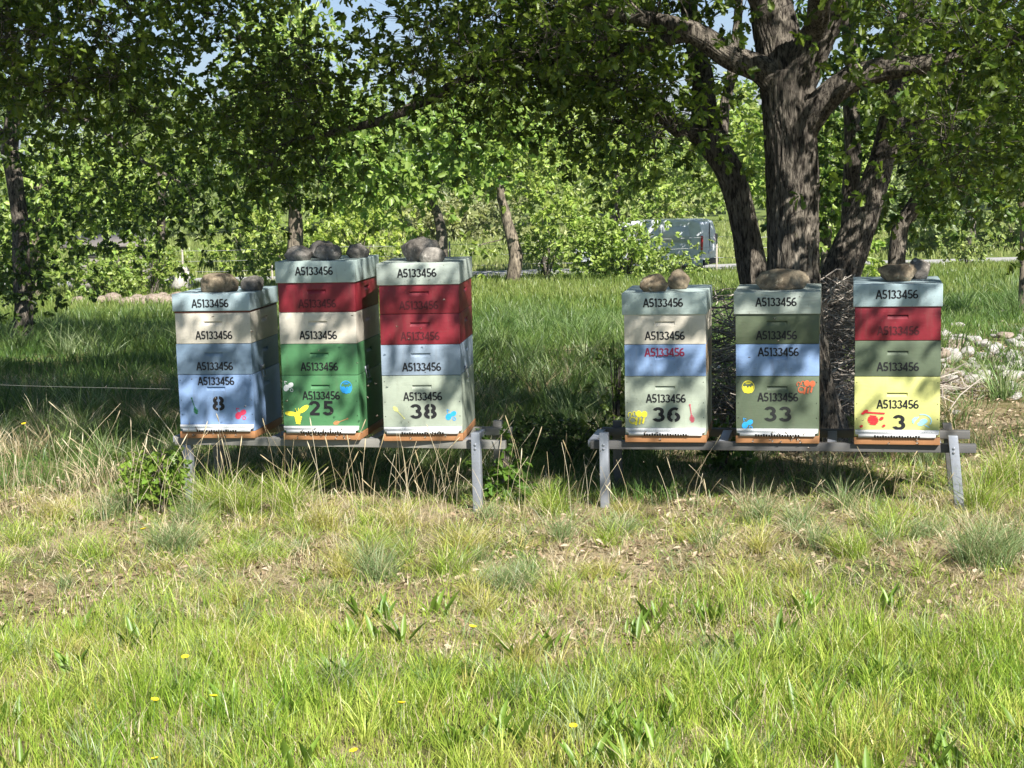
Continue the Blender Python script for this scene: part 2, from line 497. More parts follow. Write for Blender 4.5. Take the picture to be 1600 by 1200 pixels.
# ------------------------------------------------------------------ leaves
_h = [(.0, .0), (.05, .16), (.17, .27), (.10, .39), (.27, .52), (.17, .64), (.29, .79), (.13, .93), (.0, 1.0)]
def leaf_template(kind):
    if kind == 'oak':
        r = np.array(_h); l = r[1:-1] * [-1, 1]
        V = np.concatenate([r, l])
        F = [np.array([[0, 1, 2, 3, 4, 5, 6, 7, 8]]), np.array([[0, 8, 15, 14, 13, 12, 11, 10, 9]])]
    elif kind == 'blob':     # five-sided leaf for trees some way off
        V = np.array([(0, 0), (.26, .3), (.22, .8), (0, 1), (-.24, .75), (-.25, .28)])
        F = [np.array([[0, 1, 2, 3]]), np.array([[0, 3, 4, 5]])]
    else:
        V = np.array([(0, 0), (.3, .45), (0, 1), (-.3, .5)])
        F = [np.array([[0, 1, 2, 3]])]
    H = np.abs(V[:, 0]) * .45 - .22 * V[:, 1] ** 2
    return np.column_stack([V[:, 0], V[:, 1], H]), F

def add_leaves(mb, Pp, D, Nn, Ls, kind, tint, m=0):
    T, F = leaf_template(kind)
    D = D / (np.linalg.norm(D, axis=1)[:, None] + 1e-9)
    Nn = Nn - D * (Nn * D).sum(1)[:, None]
    Nn /= np.linalg.norm(Nn, axis=1)[:, None] + 1e-9
    S = np.cross(D, Nn)
    k, n = len(T), len(Pp)
    V = (Pp[:, None] + Ls[:, None, None] * (S[:, None] * T[None, :, 0, None] + D[:, None] * T[None, :, 1, None] + Nn[:, None] * T[None, :, 2, None]))
    off = (np.arange(n) * k)
    FF = [(f[None] + off[:, None, None]).reshape(-1, f.shape[1]) for f in F]
    mb.add(V.reshape(-1, 3), FF, m, np.repeat(tint, k, 0))

def unit(n, r=rng):
    v = r.normal(size=(n, 3)); return v / np.linalg.norm(v, axis=1)[:, None]

def leaf_colors(n, a, b, r=rng):
    """each leaf its own green between young a and old b"""
    t = r.beta(1.6, 1.6, n)[:, None]
    c = np.array(a)[None] * (1 - t) + np.array(b)[None] * t
    return c * r.uniform(.8, 1.2, (n, 1))

OAK = ((.04, .085, .01), (.2, .265, .034))
LIME = ((.12, .2, .024), (.25, .31, .05))
OLIVE = ((.07, .11, .03), (.13, .16, .06))

def ellipsoid_pts(c, r, n, rg, shell=.55):
    v = rg.normal(size=(n, 3)); v /= np.linalg.norm(v, axis=1)[:, None]
    rad = rg.uniform(shell ** 3, 1, n) ** (1 / 3)
    return np.asarray(c) + v * rad[:, None] * np.asarray(r)

def tree(name, label, base_limbs, blobs, leaf=.075, per=40, kind='oak', pal=OAK, bark=None, spread=.26, group=None,
         seed=1, seg=8, ridge=0., twigs=True, cat='tree', clip=None, up=.55, hole=.9, sunny=.35):
    """base_limbs: list of polylines [(x,y,z,r),...] (first is the trunk); blobs: (centre, radii, number of leaf clumps)"""
    rg = np.random.default_rng(seed)
    base = np.array(base_limbs[0][0][:3])
    root = empty(name, base)
    tag(root, label, cat, group)
    nodes, nrad = [], []
    tb = MB()
    for li, limb in enumerate(base_limbs):
        q = resample(np.array(limb, float), .06 if ridge else .35)
        p3, rr = q[:, :3] - base, q[:, 3]
        if ridge and rr[0] > .06:
            tube(tb, p3, rr, 88 if rr[0] > .12 else 48, ridge=ridge, seed=seed + li, flare=.35 if li == 0 else 0)
        else:
            wob = (rg.normal(size=p3.shape) * rr[:, None] * .12)
            wob[0] = wob[-1] = 0
            tube(tb, p3 + wob, rr, seg)
        st = max(1, int(.3 / (.06 if ridge else .35)))
        sel = np.arange(len(p3)) >= (len(p3) * (.35 if li == 0 else .12))
        nodes.append(p3[sel][::st]); nrad.append(rr[sel][::st])
    nodes = np.concatenate(nodes); nrad = np.concatenate(nrad)
    C = np.concatenate([ellipsoid_pts(np.asarray(b_[0]) - base, b_[1], b_[2], rg) for b_ in blobs])
    mult = np.concatenate([np.full(b_[2], b_[3] if len(b_) > 3 else 1) for b_ in blobs])
    if hole:
        W_ = C + base
        g = vnoise(W_[:, 0] + W_[:, 2] * .4, W_[:, 2] * 1.3 + W_[:, 1] * .5, hole, seed) * .65 + vnoise(W_[:, 0], W_[:, 1] + W_[:, 2] * .6, hole * .6, seed + 3) * .35
        thr = min(.43, float(np.quantile(g, .35)))
        sel = g > np.where(mult > 1, -1, thr); C, mult = C[sel], mult[sel]
    if clip is not None:
        sel = clip(C + base); C, mult = C[sel], mult[sel]
    d0 = np.array([np.min(np.linalg.norm(nodes - c, axis=1)) for c in C])
    o_ = np.argsort(d0); C, mult = C[o_], mult[o_]
    NP, NR = [*nodes], [*nrad]
    arr = np.empty((len(nodes) + len(C) * 4, 3)); arr[:len(nodes)] = nodes; cnt = len(nodes)
    rad = np.empty(len(arr)); rad[:cnt] = nrad
    dirs = np.zeros((len(C), 3))
    bt = MB()
    for i, c in enumerate(C):
        d = np.linalg.norm(arr[:cnt] - c, axis=1) - rad[:cnt] * .8
        j = int(np.argmin(d)); p0 = arr[j]; dist = np.linalg.norm(c - p0)
        r0 = min(rad[j] * .7, .006 + .016 * dist)
        mid1 = p0 * .66 + c * .34 + rg.normal(size=3) * dist * .09 + np.array([0, 0, .05 * dist])
        mid2 = p0 * .3 + c * .7 + rg.normal(size=3) * dist * .09 + np.array([0, 0, .04 * dist])
        dirs[i] = (c - mid2)
        if twigs: tube(bt, np.array([p0, mid1, mid2, c]), [r0, r0 * .8, r0 * .6, max(.003, r0 * .35)], 5 if r0 > .012 else 3)
        for q, f in ((mid1, .8), (mid2, .6), (c, .35)):
            arr[cnt] = q; rad[cnt] = max(.004, r0 * f); cnt += 1
    # leaf rosettes round the twig tips of each clump
    tips = max(2, per // 7)
    nC = len(C)
    dirs /= np.linalg.norm(dirs, axis=1)[:, None] + 1e-9
    if (mult > 1).any():
        C = np.repeat(C, mult, 0); dirs = np.repeat(dirs, mult, 0); nC = len(C)
    tp = C[:, None] + rg.normal(size=(nC, tips, 3)) * spread * np.array([1, 1, .75])
    if twigs:
        sub = rg.random((nC, tips)) < (.6 if ridge else .0)
        ii, jj = np.nonzero(sub)
        if len(ii) :
            a, b = C[ii], tp[ii, jj]
            w_ = .0035
            s1 = np.cross(b - a, unit(len(ii), rg)); s1 /= np.linalg.norm(s1, axis=1)[:, None] + 1e-9
            s2 = np.cross(b - a, s1); s2 /= np.linalg.norm(s2, axis=1)[:, None] + 1e-9
            V = np.stack([a + s1 * w_, a - s1 * w_ * .5 + s2 * w_, a - s1 * w_ * .5 - s2 * w_, b], 1).reshape(-1, 3)
            o = np.arange(len(ii))[:, None] * 4
            bt.add(V, np.concatenate([o + [[0, 1, 3]], o + [[1, 2, 3]], o + [[2, 0, 3]]]))
    out = (tp - C[:, None]); out /= np.linalg.norm(out, axis=2)[..., None] + 1e-9
    k = 7
    n = nC * tips * k
    tpr = np.repeat(tp.reshape(-1, 3), k, 0); outr = np.repeat(out.reshape(-1, 3), k, 0)
    D = unit(n, rg) + outr * .7 + np.array([0, 0, -.12])
    Nn = unit(n, rg) * .75 + np.array([0, 0, up]) + np.array(SUN_DIR) * sunny
    Pp = tpr + unit(n, rg) * rg.uniform(0, leaf * .5, (n, 1))
    Ls = leaf * rg.uniform(.6, 1.25, n)
    cl = np.repeat(rg.uniform(.68, 1.25, nC), tips * k)[:, None]
    lm = MB(); add_leaves(lm, Pp, D, Nn, Ls, kind, leaf_colors(n, *pal, rg) * cl)
    bark = bark or M_BARK
    tb.build('trunk', bark, root, smooth=True)
    if twigs and bt.n: bt.build('branches', bark, root)
    lm.build('crown', M_LEAF, root)
    return root

def limb(*pts):
    """(px, py, Y, halfwidth in photo pixels) -> world points with radius"""
    out = []
    for px, py, Y, hw in pts:
        q = at(px, py, Y); out.append((*q, hw * Y / F_PX))
    return out

def blob(px, py, Y, rx, ry, rd, n):
    q = at(px, py, Y)
    return (q, (rx * Y / F_PX, rd, ry * Y / F_PX), n)

def grounded(l, depth=.15):
    """runs a trunk straight down into the soil from its lowest point"""
    x, y, z, r = l[0]
    return [(x, y, float(gz(x, y)) - depth, r * 1.1)] + l

# ------------------------------------------------------------------ beehives
HW, HD = .215, .50
def recess_box(name, parent, z0, z1, mat, hz=None, hw=.052, hh=.011, dep=.014, dx=0, dy=0, sides=True, grow=0, side_mat=None):
    """box with a scooped hand-hold cut into the front and the two sides"""
    w, d0, d1 = HW + grow, -grow + dy, HD + grow + dy
    mb = MB()
    faces = [lambda u, q, n: (dx + u * w, d0 + n, q),
             lambda u, q, n: (dx + w - n, (d0 + d1) / 2 + u * (d1 - d0) / 2, q),
             lambda u, q, n: (dx - w + n, (d0 + d1) / 2 - u * (d1 - d0) / 2, q),
             lambda u, q, n: (dx - u * w, d1 - n, q)]
    half = [w, (d1 - d0) / 2, (d1 - d0) / 2, w]
    for k, f in enumerate(faces):
        mi = 1 if (side_mat and k in (1, 2)) else 0
        if hz is None or k == 3 or (k and not sides):
            mb.add([f(-1, z0, 0), f(1, z0, 0), f(1, z1, 0), f(-1, z1, 0)], np.array([(0, 1, 2, 3)]), mi)
            continue
        a = hw / half[k]; c = z0 + (z1 - z0) * hz; zb, zt = c - hh, c + hh
        V = [f(-1, z0, 0), f(1, z0, 0), f(1, z1, 0), f(-1, z1, 0), f(-a, zb, 0), f(a, zb, 0), f(a * 1.04, zt, 0), f(-a * 1.04, zt, 0), f(a * .9, zt - .001, dep), f(-a * .9, zt - .001, dep)]
        mb.add(V, [np.array([(0, 1, 5, 4), (1, 2, 6, 5), (2, 3, 7, 6), (3, 0, 4, 7), (7, 9, 8, 6), (9, 4, 5, 8)][:]), np.array([(4, 9, 7), (5, 6, 8)])], mi)
    f = faces[0]
    mb.add([(dx - w, d0, z1), (dx + w, d0, z1), (dx + w, d1, z1), (dx - w, d1, z1)], np.array([(0, 1, 2, 3)]))
    mb.add([(dx - w, d0, z0), (dx + w, d0, z0), (dx + w, d1, z0), (dx - w, d1, z0)], np.array([(3, 2, 1, 0)]))
    return link(name, bevel_mesh(mb.mesh(name, [mat] + ([side_mat] if side_mat else [])), .0018), parent)

class Ink:
    """flat painted marks on a hive front; every stroke lies a hair proud of the one before"""
    def __init__(s, y): s.mb = MB(); s.y = y - .0012; s.k = 0
    def poly(s, pts, m=0):
        s.k += 1
        V = [(p[0], s.y - .00025 * s.k, p[1]) for p in pts]
        s.mb.add(V, np.array([range(len(V))]), m)
    def ell(s, cx, cz, rx, rz, rot=0, m=0, n=18):
        t = np.arange(n) * 2 * math.pi / n
        a, b = np.cos(t) * rx, np.sin(t) * rz
        s.poly(np.column_stack([cx + a * math.cos(rot) - b * math.sin(rot), cz + a * math.sin(rot) + b * math.cos(rot)]), m)
    def arc(s, cx, cz, rx, rz, a0, a1, wd, m=0, n=16):
        s.k += 1
        t = np.radians(np.linspace(a0, a1, n))
        o = np.column_stack([cx + np.cos(t) * (rx + wd / 2), cz + np.sin(t) * (rz + wd / 2)])
        i = np.column_stack([cx + np.cos(t) * (rx - wd / 2), cz + np.sin(t) * (rz - wd / 2)])
        V = np.concatenate([o, i]); V = np.column_stack([V[:, 0], np.full(len(V), s.y - .00025 * s.k), V[:, 1]])
        j = np.arange(n - 1)
        s.mb.add(V, np.stack([j, j + 1, j + 1 + n, j + n], 1), m)
    def line(s, x0, z0, x1, z1, wd, m=0):
        dx, dz = x1 - x0, z1 - z0; l = math.hypot(dx, dz) + 1e-9; nx, nz = -dz / l * wd / 2, dx / l * wd / 2
        s.poly([(x0 + nx, z0 + nz), (x0 - nx, z0 - nz), (x1 - nx, z1 - nz), (x1 + nx, z1 + nz)], m)
    def done(s, name, mats, parent): return s.mb.build(name, mats, parent)

GLYPHS = {   # width, strokes in a unit-high cell: ('l', x0, z0, x1, z1) or ('a', cx, cz, rx, rz, a0, a1)
 'A': (.62, [('l', .05, 0, .3, 1), ('l', .57, 0, .32, 1), ('l', .14, .33, .48, .33)]),
 '5': (.52, [('l', .1, .94, .44, .94), ('l', .12, .94, .085, .5), ('a', .24, .32, .19, .26, 130, -150)]),
 '1': (.34, [('l', .2, 0, .2, 1), ('l', .2, .97, .06, .8)]),
 '3': (.52, [('a', .23, .74, .17, .2, 155, -80), ('a', .23, .29, .195, .23, 85, -160)]),
 '4': (.54, [('l', .37, 0, .37, 1), ('l', .37, .97, .05, .28), ('l', .03, .27, .49, .27)]),
 '6': (.52, [('a', .25, .3, .19, .245, 0, 360), ('a', .33, .4, .275, .54, 190, 75)]),
}
def lettering(parent, x, y, z, ink, txt='A5133456', width=.212, cap=.0465, wd=.0076):
    k = Ink(y); tot = sum(GLYPHS[c][0] for c in txt); sx = width / (tot * cap); x0 = x - width / 2
    for c in txt:
        k.k = 0
        w_, strokes = GLYPHS[c]
        for st in strokes:
            j = rng.uniform(-.06, .06) * wd
            if st[0] == 'l':
                k.line(x0 + st[1] * cap * sx, z + (st[2] - .5) * cap, x0 + st[3] * cap * sx, z + (st[4] - .5) * cap, wd + j)
            else:
                k.arc(x0 + st[1] * cap * sx, z + (st[2] - .5) * cap, st[3] * cap * sx, st[4] * cap - wd * .25, st[5], st[6], wd + j, n=14)
        x0 += w_ * cap * sx
    return k.done('lettering', ink, parent)

def digit(k, d, x, z, h):
    """stencil numeral d with its lower left corner at x, z"""
    A = lambda cx, cz, rx, rz, a0, a1, wd=.19: k.arc(x + cx * h, z + cz * h, rx * h, rz * h, a0, a1, wd * h)
    if d == '3':
        A(.30, .70, .2, .2, 160, -88); A(.31, .3, .225, .21, 88, -160)
    elif d == '8':
        for sgn in (0, 180):
            A(.33 + (.03 if sgn == 0 else -.03), .71, .17, .195, -88 + sgn, 88 + sgn, .2); A(.33 + (.03 if sgn == 0 else -.03), .29, .205, .195, -88 + sgn, 88 + sgn, .2)
    elif d == '6':
        A(.38, .33, .21, .23, -84, 80); A(.31, .33, .21, .23, 100, 264)
        A(.41, .42, .31, .48, 178, 62, .18)
    elif d == '5':
        k.poly([(x + .1 * h, z + 1 * h), (x + .1 * h, z + .81 * h), (x + .56 * h, z + .81 * h), (x + .56 * h, z + 1 * h)])
        k.poly([(x + .08 * h, z + .44 * h), (x + .26 * h, z + .48 * h), (x + .27 * h, z + .81 * h), (x + .1 * h, z + .81 * h)])
        A(.29, .33, .22, .235, 128, -155)
    elif d == '2':
        A(.31, .69, .21, .215, 172, -35)
        k.poly([(x + .4 * h, z + .62 * h), (x + .56 * h, z + .5 * h), (x + .3 * h, z + .19 * h), (x + .06 * h, z + .19 * h)])
        k.poly([(x + .05 * h, z), (x + .05 * h, z + .19 * h), (x + .58 * h, z + .19 * h), (x + .58 * h, z)])

def number(parent, txt, x, y, z, ink, h=.08):
    k = Ink(y); wd = .74 * h
    x0 = x - wd * len(txt) / 2 + .04 * h
    for i, d in enumerate(txt): digit(k, d, x0 + i * wd, z - h / 2, h)
    for V in k.mb.v: V[:, 0] = x + (V[:, 0] - x) * 1.3      # broad stencil figures
    return k.done('number', ink, parent)

def dipper(parent, x, y, z, ink, L=.09, ang=0, head=1):
    """honey dipper: ribbed head and a thin stick; ang is the direction from head to stick end"""
    k = Ink(y); c, s = math.cos(ang), math.sin(ang)
    hx, hz = x - c * L * .3, z - s * L * .3
    for i, r in enumerate((.6, .9, 1, .85, .5)):
        o = (i - 2) * .085 * L
        k.line(hx + c * o - s * r * .14 * L, hz + s * o + c * r * .14 * L, hx + c * o + s * r * .14 * L, hz + s * o - c * r * .14 * L, .062 * L)
    k.line(hx - c * .2 * L, hz - s * .2 * L, x + c * L * .5, z + s * L * .5, .045 * L)
    k.ell(x + c * L * .5, z + s * L * .5, .05 * L, .05 * L)
    return k.done('stencil_dipper', ink, parent)

def bee(parent, x, y, z, ink, S=.06, style=0, fl=1):
    k = Ink(y); X = lambda u: x + fl * u * S; Z = lambda v: z + v * S
    if style == 0:      # two round blobs, small ring of a head and feelers
        k.ell(X(.2), Z(.12), .3 * S, .22 * S, fl * .6); k.ell(X(-.22), Z(-.14), .26 * S, .32 * S, fl * -.5)
        k.arc(X(.28), Z(-.34), .13 * S, .13 * S, 0, 360, .06 * S)
        k.line(X(-.3), Z(.2), X(-.36), Z(.5), .06 * S); k.line(X(-.36), Z(.5), X(-.12), Z(.42), .05 * S)
    elif style == 1:    # striped bee with round wings, ring head and curled feelers
        k.ell(X(.1), Z(.24), .17 * S, .2 * S, .2); k.ell(X(.42), Z(.22), .17 * S, .2 * S, -.2)
        for i, q in enumerate((.0, .2, .4)):
            k.line(X(q), Z(.04 - .02 * i), X(q - .08), Z(-.42 + .05 * i), .11 * S)
        k.arc(X(-.25), Z(-.15), .19 * S, .19 * S, 0, 360, .05 * S); k.arc(X(-.25), Z(-.2), .1 * S, .07 * S, 180, 360, .04 * S)
        k.arc(X(-.42), Z(.2), .1 * S, .13 * S, -60, 230, .045 * S); k.arc(X(-.16), Z(.26), .09 * S, .13 * S, -40, 240, .045 * S)
    elif style == 2:    # wings spread wide
        k.ell(X(-.34), Z(.0), .3 * S, .11 * S, -.12); k.ell(X(.3), Z(.22), .3 * S, .12 * S, .62)
        k.ell(X(.0), Z(-.02), .12 * S, .12 * S)
        for i in range(4): k.line(X(-.16 + .02 * i), Z(-.14 - .1 * i), X(.2 - .03 * i), Z(-.17 - .1 * i), .085 * S)
        k.line(X(-.04), Z(.1), X(-.1), Z(.26), .03 * S); k.line(X(.04), Z(.1), X(.06), Z(.28), .03 * S)
    else:               # loosely sprayed bee
        k.ell(X(.05), Z(-.02), .2 * S, .14 * S, .2); k.ell(X(-.1), Z(-.16), .16 * S, .1 * S)
        k.arc(X(0), Z(0), .44 * S, .34 * S, -30, 110, .05 * S); k.arc(X(-.1), Z(.0), .4 * S, .22 * S, 120, 215, .06 * S)
        k.line(X(.1), Z(-.2), X(.34), Z(-.34), .05 * S); k.line(X(-.45), Z(-.05), X(-.2), Z(.22), .05 * S)
    return k.done('stencil_bee', ink, parent)

def pot(parent, x, y, z, ink, S=.06):
    k = Ink(y)
    k.arc(x, z, .47 * S, .52 * S, -62, 242, .045 * S, n=30)
    k.arc(x, z + .38 * S, .3 * S, .05 * S, 0, 360, .035 * S, n=20)
    t = np.radians(np.linspace(195, 345, 16))
    pts = [(x + .42 * S * math.cos(a), z + .5 * S * math.sin(a)) for a in t]
    pts += [(x + .4 * S, z + .1 * S), (x + .28 * S, z + .12 * S), (x + .2 * S, z - .02 * S), (x + .08 * S, z + .1 * S), (x - .04 * S, z - .06 * S), (x - .16 * S, z + .1 * S), (x - .3 * S, z + .04 * S), (x - .4 * S, z + .12 * S)]
    k.poly(pts)
    k.line(x - .18 * S, z + .26 * S, x + .2 * S, z + .28 * S, .04 * S)
    return k.done('stencil_honey_pot', ink, parent)

def skep(parent, x, y, z, ink, S=.07):
    k = Ink(y)
    for i, r in enumerate((.24, .34, .39, .39, .33, .22)):
        zz = z + (.22 - .12 * i) * S
        k.line(x - r * S, zz + .02 * S, x + r * S, zz - .02 * S, .1 * S)
    k.line(x - .6 * S, z + .5 * S, x + .85 * S, z + .42 * S, .12 * S)
    k.ell(x - .55 * S, z + .56 * S, .2 * S, .12 * S, .5); k.ell(x - .72 * S, z + .42 * S, .14 * S, .09 * S, .2)
    for q in ((.62, .05, .16), (.78, -.5, .13), (-.85, -.55, .13)): k.ell(x + q[0] * S, z + q[1] * S, q[2] * S, q[2] * .7 * S, .5)
    return k.done('stencil_skep', ink, parent)

BASE_H, BROOD_H, SUPER_H, LID_H = .038, .317, .1705, .105
HIVES = {}
VIS_H = BROOD_H - .039              # the brood box front that shows above the entrance guard
def hive(key, label, x, y, rot_deg, z, supers, brood, lid_mat, num, total, num_ink='black', text_z=.41, num_z=.7, brood_hand=.2, brood_ink='black', lid_gap=False):
    root = empty('beehive', (x, y, z), R(rot_deg))
    tag(root, label, 'beehive', 'painted beehives on the two stands')
    sh = (total - BASE_H - BROOD_H - LID_H) / len(supers)
    # floor with landing edge
    fb = box_obj('floor', (-HW - .002, HW + .002, -.012, HD + .004, 0, BASE_H), P['wood'], root, .003)
    # entrance guard: wide white strip, narrower lip, dark blocks standing for the shade in the entrance holes
    g = MB()
    box(g, -HW + .004, HW - .004, -.0165, -.001, BASE_H + .0165, BASE_H + .039)
    box(g, -HW + .02, HW - .02, -.024, -.0125, BASE_H + .001, BASE_H + .0163)
    box(g, -HW + .01, HW - .01, -.0215, -.0166, BASE_H + .016, BASE_H + .0205)
    for i in range(17):
        xx = -.114 + i * .0138
        box(g, xx, xx + .0082, -.0268, -.0235, BASE_H + .0006, BASE_H + .0135 - .002 * ((i * 7) % 3), 1)
    for i in range(30):
        xx = -.17 + i * .0118
        box(g, xx, xx + .004, -.0172, -.016, BASE_H + .028, BASE_H + .031, 2)
    g.build('entrance_guard', [P['white'], M_DARK, P['lidsteel']], root)
    zz = BASE_H
    bb = recess_box('brood_box', root, zz + .002, zz + BROOD_H - .0015, P[brood], 1 - brood_hand, grow=0)
    ztop = zz + BROOD_H
    lettering(bb, 0.004, 0, ztop - text_z * VIS_H, I[brood_ink])
    number(bb, num, .004 if len(num) > 1 else .012, 0, ztop - num_z * VIS_H, I[num_ink])
    for sx in (-1, 1):
        for q in (.06, .3, .55, .9):
            nails = MB(); box(nails, sx * (HW - .012) - .002, sx * (HW - .012) + .002, -.0012, .001, zz + q * BROOD_H - .002, zz + q * BROOD_H + .002)
            nails.build('nail', M_DARK, bb)
    zz = ztop
    for i, (mat, ink, flip, smat) in enumerate(supers):
        jx, jy = rng.uniform(-.0025, .0025), rng.uniform(-.002, .002)
        sb = recess_box('super', root, zz + .0012, zz + sh - .0012, P[mat], .585 if flip else .655, dx=jx, dy=jy, side_mat=P[smat] if smat else None)
        lettering(sb, jx + rng.uniform(-.003, .006), jy, zz + sh * (.755 if flip else .275), I[ink])
        zz += sh
    if lid_gap:
        box_obj('crown_board', (-HW - .001, HW + .001, -.002, HD + .002, zz, zz + .008), P['brown'], root, .001)
    lz0 = zz + (.009 if lid_gap else -.012)
    lb = box_obj('lid', (-HW - .008, HW + .008, -.009, HD + .009, lz0 + .001, total), lid_mat, root, .0035)
    lettering(lb, -.004, -.009, (zz + total) / 2, I['black'])
    HIVES[key] = (root, total)
    return root, bb

def fx(u): return (u - .5) * 2 * HW
def fz(v): return BASE_H + BROOD_H - VIS_H * v

ZL, ZR = .366, .341
h, b = hive('8', 'shortest hive of the left stand, pale blue bottom box stencilled 8', -1.639, 8.769, -9, ZL,
            [('steel', 'black', 0, None), ('cream', 'black', 0, None)], 'blue', P['lidblue'], '8', .803, text_z=.13, num_z=.58, brood_hand=.25, lid_gap=True)
dipper(b, fx(.2), 0, fz(.63), I['forest'], .092, R(106)); bee(b, fx(.82), 0, fz(.79), I['pink'], .066, 0)
h, b = hive('25', 'tall hive with green bottom box stencilled 25, middle of the left stand', -1.044, 8.625, -10, ZL,
            [('green', 'black', 0, None), ('cream', 'black', 0, None), ('red', 'maroon', 0, None)], 'green', P['lid'], '25', .975, text_z=.4, num_z=.65)
bee(b, fx(.085), 0, fz(.22), I['white'], .06, 0); pot(b, fx(.84), 0, fz(.24), I['sky'], .068)
bee(b, fx(.19), 0, fz(.76), I['yellow'], .115, 2); dipper(b, fx(.75), 0, fz(.91), I['rust'], .085, R(20))
h, b = hive('38', 'tall hive with two red boxes and grey-green bottom box stencilled 38', -.485, 8.509, -6.5, ZL,
            [('steelpale', 'black', 0, None), ('red', 'maroon', 0, None), ('red', 'maroon', 0, None)], 'sage', P['lidwood'], '38', .958, text_z=.41, num_z=.7)
dipper(b, fx(.2), 0, fz(.72), I['paleyellow'], .085, R(-48)); bee(b, fx(.86), 0, fz(.78), I['sky'], .06, 0)
h, b = hive('36', 'hive with cream and blue boxes over a grey-green box stencilled 36', .812, 8.411, -10.8, ZR,
            [('blue', 'darkred', 1, 'tan'), ('cream', 'black', 0, None)], 'sage', P['lid'], '36', .799, text_z=.43, num_z=.74)
bee(b, fx(.15), 0, fz(.81), I['yellow'], .092, 1); dipper(b, fx(.82), 0, fz(.72), I['rose'], .095, R(98))
h, b = hive('33', 'dark green hive with one blue box, stencilled 33 at its bottom', 1.389, 8.299, -11.5, ZR,
            [('blue', 'black', 1, None), ('darkgreen', 'black', 0, None)], 'olive', P['lidwood'], '33', .798, num_ink='grey', text_z=.4, num_z=.72)
pot(b, fx(.15), 0, fz(.21), I['yellow'], .066); bee(b, fx(.84), 0, fz(.21), I['orange'], .085, 1); bee(b, fx(.14), 0, fz(.91), I['sky'], .06, 0)
h, b = hive('3', 'hive with bright yellow bottom box stencilled 3 under green and red', 1.986, 8.167, -12.2, ZR,
            [('olive', 'black', 0, None), ('red', 'maroon', 0, None)], 'yellow', P['lidsteel'], '3', .833, text_z=.52, num_z=.86, brood_hand=.3)
skep(b, fx(.22), 0, fz(.8), I['crimson'], .07); bee(b, fx(.8), 0, fz(.83), I['paleblue'], .1, 3)

# wire latches on the hive sides
for key in ('8', '25', '38'):
    root, tot = HIVES[key]
    mb = MB(); z0 = BASE_H + BROOD_H
    def P3(y, z, o): return (HW + o, y, z)
    tube(mb, [P3(.15, z0 + .01, .004), P3(.15, z0 - .035, .012), P3(.2, z0 - .035, .014), P3(.2, z0 + .01, .004), P3(.15, z0 + .01, .004)], .0025, 6)
    box(mb, HW + .0005, HW + .006, .14, .21, z0 + .008, z0 + .03)
    mb.build('latch', P['galv'], root)

# ------------------------------------------------------------------ hive stands
def stand(label, a, c, ztop, ext0, ext1, leg0, leg1, beam_mat, bars, back_ext, lean=0, low_left=False):
    a, c = np.array(a), np.array(c); d = (c - a); L = np.linalg.norm(d); ang = math.atan2(d[1], d[0])
    root = empty('hive_stand', (a[0], a[1], 0), ang); tag(root, label, 'hive stand')
    bw = .045
    y0 = .015
    box_obj('beam', (-ext0, L + ext1, y0, y0 + bw, ztop - bw, ztop - .001), beam_mat, root, .003)
    yb = y0 + .42
    box_obj('beam', (-ext0 + back_ext, L + ext1 + back_ext, yb, yb + bw, ztop - bw, ztop - .001), beam_mat, root, .003)
    for s, ln in ((-leg0, 0), (L + leg1, lean)):
        for yy, hi in ((y0 - .047, ztop + .05), (yb + bw + .002, ztop + .03)):
            if low_left and s < .05:            # these legs end under the beams
                yy, hi = (y0 if yy < .1 else yb), ztop - bw - .001
            mb = MB(); box(mb, s - .024, s + .024, yy, yy + .045, -.15, hi)
            me = mb.mesh('leg', P['galv'] if yy < .1 else beam_mat)
            for v in me.vertices: v.co.x += ln * (ztop - v.co.z)
            link('leg', bevel_mesh(me, .003), root)
        if not (low_left and s < .05):
            for bz in (ztop - .012, ztop - .034):
                mb = MB(); tube(mb, [(s, y0 - .0475, bz), (s, y0 - .052, bz), (s, y0 - .0535, bz)], [.007, .007, .005], 6); mb.build('bolt', P['galv'], root)
        box_obj('crossbar', (s - .055 - .045, s - .055, y0 + bw + .001, yb - .001, ztop - bw + .004, ztop - .006), P['galv'], root, .002)
    for s in bars:
        box_obj('crossbar', (s - .025, s + .025, y0 + bw + .001, yb - .001, ztop - bw + .004, ztop - .005), P['galv'], root, .002)
    return root
stand('weathered stand on pale legs under the hives 8, 25 and 38', (-1.639, 8.769), (-.485, 8.509), ZL, .27, .445, .2, .295, P['beampale'], [.3, .87], -.06, 0, True)
stand('dark grey stand with bluish metal legs under the hives 36, 33 and 3', (.812, 8.411), (1.986, 8.167), ZR, .41, .40, .33, .285, P['beam'], [.3, .87], .0, .1)

